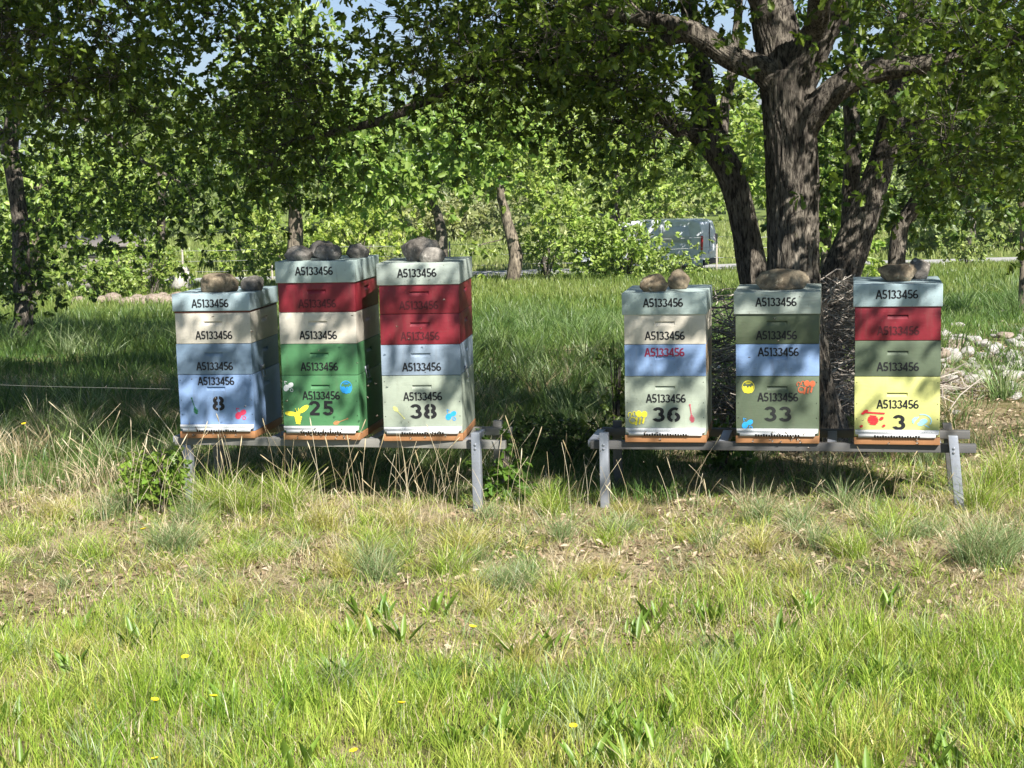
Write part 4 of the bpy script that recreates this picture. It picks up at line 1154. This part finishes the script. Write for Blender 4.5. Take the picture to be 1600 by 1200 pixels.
def make_grass():
    rg = np.random.default_rng(5)
    mb = MB()
    # lush front strip
    X, Y = field(3.9, 6.7, 5600, rg)
    edge = 6.0 + .9 * (fbm(X, Y * 0, .9, 21) - .5) + .5 * (fbm(X, Y, .35, 22) - .5)
    k = (Y < edge) | (rg.random(len(X)) < .22); X, Y = X[k], Y[k]
    t = fbm(X, Y, .55, 31); ol = np.clip((fbm(X, Y, .8, 33) - .54) * 5, 0, 1)
    n = len(X)
    col = mixc(G_LUSH, np.clip(t + rg.normal(0, .22, n), 0, 1)) * (1 - ol[:, None] * .7) + mixc(G_OLIVE, rg.random(n)) * ol[:, None] * .7
    dry = rg.random(n) < .12; col[dry] = mixc(G_DRY, rg.random(dry.sum()))
    H = (.04 + .2 * fbm(X, Y, .4, 35) ** 2) * rg.uniform(.5, 1.5, n)
    blades(mb, X, Y, H, rg.uniform(.0018, .0042, n), rg.uniform(.05, .7, n), col * rg.uniform(.6, 1.25, (n, 1)), rg)
    lush = lambda X, Y: (Y < 6.0 + .9 * (fbm(X, Y * 0, .9, 21) - .5) + .5 * (fbm(X, Y, .35, 22) - .5)) & (rg.random(len(X)) < np.clip((fbm(X, Y, .45, 37) - .3) * 4, .15, 1))
    clumps(mb, 3.9, 6.9, 130, (18, 60), (.012, .05), (.05, .18), (.002, .0048), [G_LUSH, G_LUSH, G_LUSH, G_LUSH, G_OLIVE, G_BLUE], rg, lush)
    clumps(mb, 5.6, 9.3, 150, (8, 30), (.012, .045), (.03, .11), (.002, .0042), [G_LUSH, G_OLIVE, G_BLUE, G_DRY, G_DRY], rg, lambda X, Y: rg.random(len(X)) < np.clip((fbm(X, Y, .5, 41) - .33) * 5, .4, 1), (.3, 1.5))
    # thin mixed turf up to the stands
    X, Y = field(5.6, 9.2, 2600, rg)
    dn = fbm(X, Y, .5, 41); k = rg.random(len(X)) < np.clip((dn - .3) * 3.2, .55, 1); X, Y, dn = X[k], Y[k], dn[k]; n = len(X)
    g = fbm(X, Y, .33, 43)
    col = mixc(G_OLIVE, rg.random(n)) * .9
    a = g + rg.normal(0, .15, n)
    q = a > .53; col[q] = mixc(G_LUSH, rg.random(q.sum()))
    q = a < .43; col[q] = mixc(G_DRY, rg.random(q.sum()))
    q = (a > .47) & (a < .53); col[q] = mixc(G_BLUE, rg.random(q.sum()))
    H = rg.uniform(.03, .1, n) * (.7 + .9 * dn)
    blades(mb, X, Y, H, rg.uniform(.0016, .0036, n), rg.uniform(.3, 1.4, n), col * rg.uniform(.6, 1.2, (n, 1)), rg)
    # flat mat of straw lying on the soil
    X, Y = field(5.2, 10.5, 8500, rg); n = len(X)
    blades(mb, X, Y, rg.uniform(.015, .045, n), rg.uniform(.0016, .0035, n), rg.uniform(1.2, 4, n), mixc(G_DRY, rg.random(n)) * rg.uniform(.5, 1.0, (n, 1)), rg)
    # meadow behind the hives, its shade put into a darker blade palette
    X, Y = field(8.5, 15, 2100, rg); n0 = len(X)
    k = Y > front_line(X) + .55 + .5 * (fbm(X, Y, .6, 51) - .5); bare = fbm(X, Y, 1.4, 53)
    k &= (bare > .5) | (rg.random(n0) < .3); k &= ~((X > .9) & (rg.random(n0) < np.where(Y > 10.5, .93, .7)))
    X, Y = X[k], Y[k]; n = len(X)
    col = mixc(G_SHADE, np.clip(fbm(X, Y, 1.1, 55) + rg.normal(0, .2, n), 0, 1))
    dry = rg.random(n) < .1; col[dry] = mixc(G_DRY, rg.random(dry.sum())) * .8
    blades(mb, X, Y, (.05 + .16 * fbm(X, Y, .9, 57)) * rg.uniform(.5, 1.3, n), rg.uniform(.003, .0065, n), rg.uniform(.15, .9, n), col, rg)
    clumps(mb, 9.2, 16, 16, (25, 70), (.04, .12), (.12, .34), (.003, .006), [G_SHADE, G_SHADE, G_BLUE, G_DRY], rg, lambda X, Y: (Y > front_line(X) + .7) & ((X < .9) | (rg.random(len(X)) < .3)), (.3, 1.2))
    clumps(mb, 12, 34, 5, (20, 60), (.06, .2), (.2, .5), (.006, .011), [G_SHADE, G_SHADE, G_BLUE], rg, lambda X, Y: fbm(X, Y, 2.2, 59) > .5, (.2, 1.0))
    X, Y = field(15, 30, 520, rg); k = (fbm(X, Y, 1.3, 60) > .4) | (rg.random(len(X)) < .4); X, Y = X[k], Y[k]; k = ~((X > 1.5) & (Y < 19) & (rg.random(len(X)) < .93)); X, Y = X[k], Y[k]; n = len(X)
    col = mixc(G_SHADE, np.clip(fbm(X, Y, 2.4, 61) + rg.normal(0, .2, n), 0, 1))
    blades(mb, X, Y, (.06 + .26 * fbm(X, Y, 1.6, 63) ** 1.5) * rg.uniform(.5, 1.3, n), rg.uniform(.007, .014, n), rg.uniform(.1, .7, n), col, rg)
    X, Y = field(30, 56, 110, rg); n = len(X)
    col = mixc([(.08, .14, .025), (.16, .22, .045), (.24, .27, .08)], np.clip(fbm(X, Y, 4, 65) + rg.normal(0, .2, n), 0, 1))
    blades(mb, X, Y, rg.uniform(.1, .34, n), rg.uniform(.015, .03, n), rg.uniform(.1, .6, n), col, rg)
    X, Y = field(60, 96, 26, rg); n = len(X)
    col = mixc([(.16, .22, .05), (.25, .29, .09), (.32, .33, .13)], np.clip(fbm(X, Y, 6, 67) + rg.normal(0, .2, n), 0, 1))
    blades(mb, X, Y, rg.uniform(.15, .4, n), rg.uniform(.03, .07, n), rg.uniform(.1, .6, n), col, rg)
    tag(mb.build('grass', M_GRASS), kind='stuff')

    # tussocks: dense tufts of arching blades
    mb = MB()
    cs = []
    for i in range(95):
        y = math.sqrt(rg.uniform(5.3 ** 2, 8.6 ** 2)); x = y * math.tan(R(20)) * rg.uniform(-1, 1)
        if y > front_line(x) + .25: continue
        cs.append((x, y, rg.uniform(.05, .13), rg.uniform(.1, .24), 0))
    for px, py, Y, r, hh in ((135, 800, 7.55, .2, .2), (270, 800, 7.6, .22, .24), (360, 830, 7.3, .16, .18), (500, 740, 8.05, .16, .3), (420, 820, 7.4, .16, .16), (330, 735, 8.45, .16, .3), (380, 740, 8.4, .14, .28), (445, 735, 8.4, .14, .34), (300, 745, 8.3, .14, .24), (620, 745, 8.1, .12, .24), (860, 740, 8.3, .14, .26), (545, 820, 7.3, .2, .2), (720, 810, 7.45, .2, .28), (705, 860, 7.1, .16, .2),
                              (590, 880, 7.0, .16, .2), (800, 900, 6.8, .2, .2), (930, 870, 7.0, .18, .18), (1540, 860, 7.0, .26, .3), (1590, 830, 7.2, .2, .26), (1330, 830, 7.2, .16, .22), (1250, 760, 7.8, .12, .24), (1180, 760, 7.9, .14, .26),
                              (1390, 780, 7.6, .16, .2), (1080, 790, 7.6, .15, .15), (1150, 900, 6.75, .2, .14), (970, 790, 7.8, .12, .2), (240, 690, 8.7, .2, .3), (80, 720, 8.5, .2, .26), (1530, 740, 8.1, .2, .3), (1580, 690, 8.6, .25, .4), (1450, 640, 9.4, .2, .3)):
        cs.append((at(px, py, Y)[0], Y, r, hh, 1))
    for x, y, r, hh, big in cs:
        n = int((60 + 1100 * r * (2. if big else 1)) * rg.uniform(.5, 1.2)); a = rg.uniform(0, 6.28, n); q = r * np.sqrt(rg.random(n)) * .5
        X = x + np.cos(a) * q; Y = y + np.sin(a) * q
        pal = (G_BLUE, G_LUSH, G_OLIVE)[int(rg.choice(3, p=(.4, .4, .2)))]; hh *= rg.uniform(.55, 1.05)
        col = mixc(pal, np.clip(rg.normal(.5, .25, n), 0, 1)); dry = rg.random(n) < .18; col[dry] = mixc(G_DRY, rg.random(dry.sum()))
        blades(mb, X, Y, hh * rg.uniform(.45, 1.15, n), rg.uniform(.0018, .0036, n), rg.uniform(.3, 1.2, n), col * rg.uniform(.6, 1.2, (n, 1)), rg)
    tag(mb.build('tussock_grass', M_GRASS), kind='stuff')

    # tall dry stalks in front of and around the stands
    mb = MB()
    n = 400
    X = rg.uniform(-3.2, 3.1, n); Y = front_line(X) + rg.normal(.1, .32, n)
    k = (rg.random(n) < np.where(X < .4, .95, .35)); X, Y = X[k], Y[k]; n = len(X)
    for i in range(n):
        hh = rg.uniform(.18, .5) * (1.15 if X[i] < -1.4 else 1) * (.7 if X[i] > .4 else 1); a = rg.uniform(0, 6.28); l = rg.uniform(.1, .7) * hh
        g = float(gz(X[i], Y[i]))
        p = np.array([(X[i], Y[i], g), (X[i] + .35 * l * math.cos(a), Y[i] + .35 * l * math.sin(a), g + hh * .6), (X[i] + l * math.cos(a), Y[i] + l * math.sin(a), g + hh)])
        c = mixc(G_DRY, rg.random(1))[0]
        tube(mb, resample(p, .1), .0009, 3, tint=c)
        if rg.random() < .4:
            e = p[2] - p[1]; e /= np.linalg.norm(e); tube(mb, [p[2] - e * .01, p[2] + e * .02, p[2] + e * .05], [.002, .0035, .001], 4, tint=c * .9)
    tag(mb.build('dry_stalks', M_DRY), kind='stuff')

    # broad-leaved weeds in the front grass
    mb = MB()
    for i in range(95):
        y = math.sqrt(rg.uniform(4.2 ** 2, 6.4 ** 2)); x = y * math.tan(R(20)) * rg.uniform(-1, 1)
        if vnoise(x, y, .3, 77) < .4: continue
        m_ = int(rg.integers(6, 14)); a = rg.uniform(0, 6.28, m_)
        b0 = np.stack([x + rg.normal(0, .03, m_), y + rg.normal(0, .03, m_), np.full(m_, float(gz(x, y)))], 1)
        D = np.stack([np.cos(a) * .55, np.sin(a) * .55, rg.uniform(.7, 1.4, m_)], 1)
        Nn = np.stack([-np.cos(a), -np.sin(a), np.full(m_, .6)], 1)
        L = rg.uniform(.05, .15, m_)
        T = np.array([(0, 0, 0), (.07, .3, .03), (.09, .6, .02), (.0, 1, -.1), (-.09, .6, .02), (-.07, .3, .03)])
        D /= np.linalg.norm(D, axis=1)[:, None]; Nn -= D * (Nn * D).sum(1)[:, None]; Nn /= np.linalg.norm(Nn, axis=1)[:, None]
        S = np.cross(D, Nn)
        V = b0[:, None] + L[:, None, None] * (S[:, None] * T[None, :, 0, None] + D[:, None] * T[None, :, 1, None] + Nn[:, None] * T[None, :, 2, None])
        o = np.arange(m_)[:, None] * 6
        mb.add(V.reshape(-1, 3), [np.concatenate([o + [[0, 1, 2, 3]], o + [[0, 3, 4, 5]]])], 0, np.repeat(leaf_colors(m_, (.12, .22, .03), (.24, .36, .055), rg), 6, 0))
    tag(mb.build('broadleaf_weeds', M_LEAF), kind='stuff')

    # fallen oak leaves and straw bits
    mb = MB()
    X, Y = field(5.8, 18, 330, rg); n = len(X)
    k = ((fbm(X, Y, .6, 81) > .45) & (Y < 15)) | ((X > .9) & (Y > 9)); X, Y = X[k], Y[k]; n = len(X)
    Pp = np.stack([X, Y, gz(X, Y) + rg.uniform(.006, .035, n)], 1)
    D = unit(n, rg) * [1, 1, .35]
    col = mixc([(.14, .095, .06), (.3, .22, .14), (.52, .43, .31)], rg.random(n))
    add_leaves(mb, Pp, D, unit(n, rg) * .5 + [0, 0, 1], rg.uniform(.015, .045, n), 'oak', col)
    tag(mb.build('leaf_litter', M_DRY), kind='stuff')
make_grass()

# yellow flowers in the front grass
fl_me = None
def flower_mesh():
    mb = MB()
    tube(mb, [(0, 0, 0), (.005, 0, .08), (.002, .004, .16)], .0012, 4, 0)
    for i in range(12):
        a = i * math.pi / 6; c, s = math.cos(a), math.sin(a)
        mb.add([(.002 + c * .003 - s * .003, .004 + s * .003 + c * .003, .16), (.002 + c * .003 + s * .003, .004 + s * .003 - c * .003, .16), (.002 + c * .013 + s * .0032, .004 + s * .013 - c * .0032, .166), (.002 + c * .013 - s * .0032, .004 + s * .013 + c * .0032, .166)], np.array([(0, 1, 2, 3)]), 1)
    return mb.mesh('yellow_flower', [flat('stem_green', (.1, .17, .04)), flat('petal_yellow', (.8, .6, .02))])
fm = flower_mesh()
for i, (px, py, Y) in enumerate(((291, 1021, 5.25), (229, 1091, 4.95), (325, 1090, 4.95), (250, 1187, 4.6), (566, 1168, 4.66), (891, 1128, 4.8), (726, 978, 5.5), (623, 1101, 4.9), (232, 826, 6.5), (45, 660, 8.3))):
    q = at(px, py, Y)
    o = link('yellow_flower', fm, None, (q[0], Y, q[2] - .164), i * 1.3)
    o.rotation_euler.x = .2
    tag(o, 'small yellow flower head open in the sunny grass', 'flower', 'yellow flowers in the grass')

# ------------------------------------------------------------------ brush pile, stones, rubble
def brush():
    rg = np.random.default_rng(15); mb = MB()
    for cx, cy, rx, ry, hh, n in ((1.55, 11.7, .5, .35, 1.0, 520), (2.5, 11.9, .5, .35, 1.05, 800), (3.3, 12.8, .5, .4, .18, 90), (2.1, 11.5, .5, .35, .5, 200)):
        for i in range(n):
            a = rg.uniform(0, 6.28); x, y = cx + rg.normal(0, rx * .5), cy + rg.normal(0, ry * .5)
            z = float(gz(x, y)) + hh * rg.random() * max(.1, 1 - ((x - cx) / rx) ** 2 * .5) * .95
            L = rg.uniform(.15, .6); d = np.array([math.cos(a), math.sin(a) * .6, rg.normal(0, .35)])
            p = np.array([x, y, z])
            c = mixc([(.14, .12, .1), (.3, .26, .22), (.52, .47, .4)], rg.random(1))[0]
            r = rg.uniform(.002, .0065)
            tube(mb, np.array([p - d * L / 2, p - d * L / 6 + rg.normal(0, .025, 3), p + d * L / 6 + rg.normal(0, .025, 3), p + d * L / 2]), [r, r, r * .8, r * .4], 5, tint=c)
    tag(mb.build('brush_pile', M_DRY), 'heap of dry cut twigs at the foot of the big oak', 'brush pile')
brush()
sm = [rock_mesh('stone', .5, .42, .34, 50 + i, m, sub=3, rough=.45) for i, m in enumerate((S_PALE, S_PALE, S_PALE, S_RED))]
rg = np.random.default_rng(44)
for i in range(290):
    if i < 55: px, py = rg.uniform(1285, 1480), rg.normal(572, 24)
    elif i < 272: px, py = rg.uniform(1470, 1680), rg.normal(562, 30)
    else: px, py = rg.uniform(1095, 1150), rg.uniform(540, 640)
    q = ground_at(px, py); s = .06 + .15 * rg.random() ** 1.7
    o = link('stone', sm[int(rg.integers(0, 4))], None, (q[0], q[1], q[2] - .01 + (rg.uniform(0, .12) if i < 55 else rg.uniform(0, .06))), rg.uniform(0, 6.28))
    o.scale = (s * rg.uniform(.9, 1.5), s * rg.uniform(.7, 1.1), s * rg.uniform(.5, .9)); o.rotation_euler.x = rg.normal(0, .3)
    tag(o, 'pale limestone lump in the rubble by the right-hand hives', 'stone', 'stones around the brush pile')
rm2 = [rock_mesh('rubble_stone', .5, .42, .34, 70 + i, S_RED, sub=2, rough=.35) for i in range(3)]
for i in range(70):
    px = rg.uniform(120, 330); Y = rg.uniform(38, 41); q = at(px, 430, Y); s = rg.uniform(.25, .7)
    o = link('stone', rm2[i % 3], None, (q[0], Y, float(gz(q[0], Y)) + rg.uniform(-.2, .08)), rg.uniform(0, 6.28))
    o.scale = (s, s, s * rg.uniform(.5, .9))
    tag(o, 'pinkish rubble stone in the low bank behind hive 8', 'stone', 'rubble bank stones')
q = at(281, 398, 46)
o = link('boulder', rock_mesh('boulder', .38, .3, .4, 90, S_PALE, sub=3), None, (q[0], 46, float(gz(q[0], 46)) + .15), .3)
tag(o, 'white boulder among the bushes above hive 8', 'boulder')
q = at(775, 556, 11.2)
o = link('stone', rock_mesh('stone', .15, .1, .06, 95, S_MIX, sub=3), None, (q[0], 11.2, float(gz(q[0], 11.2)) + .02), .3)
tag(o, 'flat grey stone lying in the grass right of hive 38', 'stone')

# ------------------------------------------------------------------ van
def van():
    body = paint('van_white', (.76, .79, .83), .15, .22)
    glass = flat('van_glass', (.02, .025, .03), .08, 0, .6)
    tyre = flat('tyre_rubber', (.02, .02, .02), .9); rim = flat('wheel_rim', (.35, .36, .37), .35, .8)
    redl = flat('red_lamp', (.5, .015, .02), .2); blk = flat('black_plastic', (.025, .025, .027), .6)
    q = at(1010, 420, 57.6)
    root = empty('van', (q[0], 57.6, float(gz(q[0], 57.6)) - .1), R(-24)); tag(root, 'white panel van parked on the lane behind the bushes', 'van')
    L, W, H = 4.75, 1.86, 1.95
    x0 = -L / 2
    prof = [(x0 + .05, .35), (x0, .55), (x0 + .05, .85), (x0 + .25, 1.0), (x0 + .95, 1.18), (x0 + 1.6, 1.8), (x0 + 1.85, 1.9), (x0 + 2.6, H), (L / 2 - .35, H - .01), (L / 2 - .12, H - .1), (L / 2 - .04, 1.5), (L / 2, .9), (L / 2, .35)]
    mb = MB(); n = len(prof); V = []
    for sy, inset in ((-1, 0), (1, 0)):
        for x, z in prof:
            tuck = .14 * max(0, (z - 1.0) / .95) ** 1.4
            V.append((x, sy * (W / 2 - tuck), z))
    F = [[i, (i + 1) % n, n + (i + 1) % n, n + i] for i in range(n)]
    mb.add(V, [np.array(F), np.array([list(range(n))[::-1]]), np.array([list(range(n, 2 * n))])])
    me = bevel_mesh(mb.mesh('body', body), .06, 3); o = link('body', me, root)
    for p in me.polygons: p.use_smooth = True
    def panel(name, pts, y, mat, th=.012):
        k = MB(); V = [(x, y(z) - th, z) for x, z in pts] + [(x, y(z) + .01, z) for x, z in pts]; m = len(pts)
        k.add(V, [np.array([list(range(m))]), np.array([[i, i + m, (i + 1) % m + m, (i + 1) % m] for i in range(m)])])
        return k.build(name, mat, root)
    side = lambda z: -(W / 2 - .14 * max(0, (z - 1.0) / .95) ** 1.4)
    panel('window', [(x0 + 1.22, 1.22), (x0 + 1.7, 1.72), (x0 + 2.0, 1.74), (x0 + 2.05, 1.2)], side, glass)
    panel('side_panel', [(x0 + 2.3, 1.2), (x0 + 2.3, 1.72), (x0 + 3.15, 1.74), (x0 + 3.15, 1.2)], side, body, .02)
    panel('side_panel', [(x0 + 3.3, 1.2), (x0 + 3.3, 1.74), (x0 + 4.2, 1.72), (x0 + 4.35, 1.2)], side, body, .02)
    panel('sill_trim', [(x0 + .95, .42), (x0 + .95, .55), (x0 + 3.4, .55), (x0 + 3.4, .42)], side, blk, .02)
    k = MB(); V = [(x0 + .98, -.78, 1.2), (x0 + .98, .78, 1.2), (x0 + 1.58, .7, 1.79), (x0 + 1.58, -.7, 1.79)]
    V2 = [(a - .02, b_, c + .02) for a, b_, c in V]; k.add(V2 + V, np.array([(0, 1, 2, 3), (0, 4, 5, 1), (1, 5, 6, 2), (2, 6, 7, 3), (3, 7, 4, 0)])); k.build('windscreen', glass, root)
    for sy in (-1, 1):
        k = MB(); box(k, L / 2 - .06, L / 2 + .012, sy * (W / 2 - .045) - .05, sy * (W / 2 - .045) + .05, .9, 1.4); 
        me = k.mesh('tail_light', redl)
        for v in me.vertices:
            v.co.y -= sy * .14 * max(0, (v.co.z - 1.0) / .95) ** 1.4
        link('tail_light', bevel_mesh(me, .02), root)
        k = MB(); box(k, x0 - .01, x0 + .3, sy * (W / 2 - .2) - .17, sy * (W / 2 - .2) + .17, .78, .95); k.build('headlight', flat('lamp_glass', (.6, .62, .65), .1), root)
        k = MB(); box(k, x0 + 1.2, x0 + 1.32, sy * (W / 2 + .1) - .1, sy * (W / 2 + .1) + .1, 1.2, 1.42); link('mirror', bevel_mesh(k.mesh('mirror', blk), .03), root)
        for xx in (x0 + .85, L / 2 - .85):
            k = MB(); y0 = sy * (W / 2 - .1)
            t = np.linspace(0, 2 * math.pi, 33)
            tube(k, np.array([(xx, y0 - .1, .33), (xx, y0 - .08, .33), (xx, y0 + .08, .33), (xx, y0 + .1, .33)]), [.27, .33, .33, .27], 32)
            wh = k.build('wheel', tyre, root, True)
            k = MB(); tube(k, np.array([(xx, y0 - .108, .33), (xx, y0, .33), (xx, y0 + .108, .33)]), [.2, .22, .2], 24); k.build('rim', rim, wh)
    k = MB(); box(k, L / 2 - .05, L / 2 + .07, -W / 2 + .06, W / 2 - .06, .36, .56); link('bumper', bevel_mesh(k.mesh('bumper', blk), .03), root)
    k = MB(); box(k, x0 - .07, x0 + .1, -W / 2 + .08, W / 2 - .08, .36, .6); link('bumper', bevel_mesh(k.mesh('bumper', blk), .03), root)
    k = MB(); box(k, L / 2 - .03, L / 2 + .006, -.008, .008, .58, 1.8); k.build('door_seam', blk, root)
    k = MB(); box(k, L / 2 - .02, L / 2 + .02, -.26, .26, .74, .85); k.build('number_plate', P['white'], root)
van()

# ------------------------------------------------------------------ fence, wire, shed
def fence():
    root = empty('wire_fence', (-12, 54, -2.1)); tag(root, 'thin wire stock fence running along the lane behind the left hives', 'fence')
    xs = np.arange(-14, 12.1, 3.0)
    pm = flat('fence_post', (.36, .32, .27), .8); wm = flat('fence_wire', (.5, .5, .5), .4, .5)
    for i, x in enumerate(xs):
        g = float(gz(x, 54)); mb = MB()
        tube(mb, np.array([(x + 12, 0, g - .3 + 2.1), (x + 12.02, 0, g + 1.35 + 2.1)]), [.035, .03], 7); mb.build('post', pm, root, True)
    for hgt in (.55, .9, 1.25):
        mb = MB(); pts = []
        for i, x in enumerate(xs):
            pts.append((x + 12, -.035, float(gz(x, 54)) + hgt + 2.1))
            if i < len(xs) - 1: pts.append((x + 13.5, -.035, float(gz(x + 1.5, 54)) + hgt - .03 + 2.1))
        tube(mb, np.array(pts), .006, 4); mb.build('wire', wm, root)
fence()
mb = MB(); a, b_ = at(-200, 592, 9.1), at(276, 608, 8.95)
tube(mb, resample(np.array([a, (a + b_) / 2 - [0, 0, .01], b_]), .2), .0008, 4)
tag(mb.build('wire', flat('thin_wire', (.2, .2, .18), .5)), 'thin slack wire strung through the grass up to hive 8', 'wire')

def shed():
    q = at(165, 385, 52); g = float(gz(q[0], 52))
    root = empty('plank_shed', (q[0], 52, g)); tag(root, 'low weathered plank shed half hidden behind bushes at left', 'shed')
    wm = paint('grey_planks', (.3, .27, .24), 1, .8, True)
    mb = MB()
    for i in range(7): box(mb, -1.2, 1.2, -.02 + (i % 2) * .006, .02, .1 + i * .2, .285 + i * .2)
    mb.build('front_wall', wm, root)
    mb = MB()
    for sx in (-1.2, 1.16):
        for i in range(7): box(mb, sx, sx + .04, .022, 1.4, .1 + i * .2, .285 + i * .2)
    mb.build('side_wall', wm, root)
    mb = MB(); mb.add([(-1.4, -.3, 1.45), (1.4, -.3, 1.45), (1.4, 1.6, 1.75), (-1.4, 1.6, 1.75), (-1.4, -.3, 1.52), (1.4, -.3, 1.52), (1.4, 1.6, 1.82), (-1.4, 1.6, 1.82)], np.array([(3, 2, 1, 0), (4, 5, 6, 7), (0, 1, 5, 4), (1, 2, 6, 5), (2, 3, 7, 6), (3, 0, 4, 7)]))
    mb.build('roof', paint('roof_boards', (.2, .18, .165), 1, .8, True), root)
    mb = MB(); box(mb, .3, .9, -.045, -.024, .12, 1.3); mb.build('door', paint('door_boards', (.2, .17, .14), 1, .8, True), root)
shed()

# ------------------------------------------------------------------ bees
def bee_mesh():
    mb = MB()
    tube(mb, [(-.007, 0, 0), (-.005, 0, 0), (-.001, 0, .0005), (.001, 0, .001), (.004, 0, .001), (.006, 0, .0005), (.0075, 0, 0)], [.0006, .002, .0022, .0014, .0023, .0014, .001], 7, 0)
    for s in (-1, 1): mb.add([(.002, 0, .0028), (-.002, s * .004, .005), (-.006, s * .0065, .005), (-.004, s * .002, .004)], np.array([(0, 1, 2, 3)]), 1)
    return mb.mesh('honey_bee', [flat('bee_body', (.05, .03, .015), .6), flat('bee_wing', (.55, .5, .42), .3)])
bmh = bee_mesh(); rg = np.random.default_rng(3)
for key in HIVES:
    root, tot = HIVES[key]; c, s = math.cos(root.rotation_euler.z), math.sin(root.rotation_euler.z); p = root.location
    m_ = {'8': 9, '25': 20, '38': 6, '36': 4, '33': 12, '3': 3}[key]
    for i in range(m_):
        x = rg.uniform(-.14, .14)
        if rg.random() < .5: y, z, rx = -.026, BASE_H + rg.uniform(.0, .03), R(90)
        else: y, z, rx = -.0155, rg.uniform(.008, .038), R(90)
        o = link('honey_bee', bmh, None, (p.x + c * x - s * y, p.y + s * x + c * y, p.z + z)); o.rotation_euler = (rx, rg.uniform(0, 6.28), root.rotation_euler.z)
        tag(o, 'tiny honey bee crawling at the hive entrance', 'bee', 'bees at the hive entrances')
for i in range(46):
    key = ('8', '25', '38', '25', '33', '36')[i % 6]; root, tot = HIVES[key]; p = root.location
    o = link('honey_bee', bmh, None, (p.x + rg.normal(.1, .3), p.y - rg.uniform(.1, .6), p.z + rg.uniform(.0, .8)), rg.uniform(0, 6.28)); o.rotation_euler.x = rg.normal(0, .4)
    tag(o, 'tiny honey bee flying in front of the hives', 'bee', 'bees in flight')

# ------------------------------------------------------------------ air
def haze():
    mb = MB(); box(mb, -3000, 3000, -12, 3200, -9, 190)
    m = bpy.data.materials.new('air'); m.use_nodes = True
    N = m.node_tree.nodes; N.remove(N['Principled BSDF'])
    v = N.new('ShaderNodeVolumePrincipled'); v.inputs['Density'].default_value = .0003
    v.inputs['Color'].default_value = (.82, .88, .95, 1); v.inputs['Anisotropy'].default_value = .3
    m.node_tree.links.new(v.outputs[0], N['Material Output'].inputs['Volume'])
    tag(mb.build('haze', m), kind='stuff')
haze()
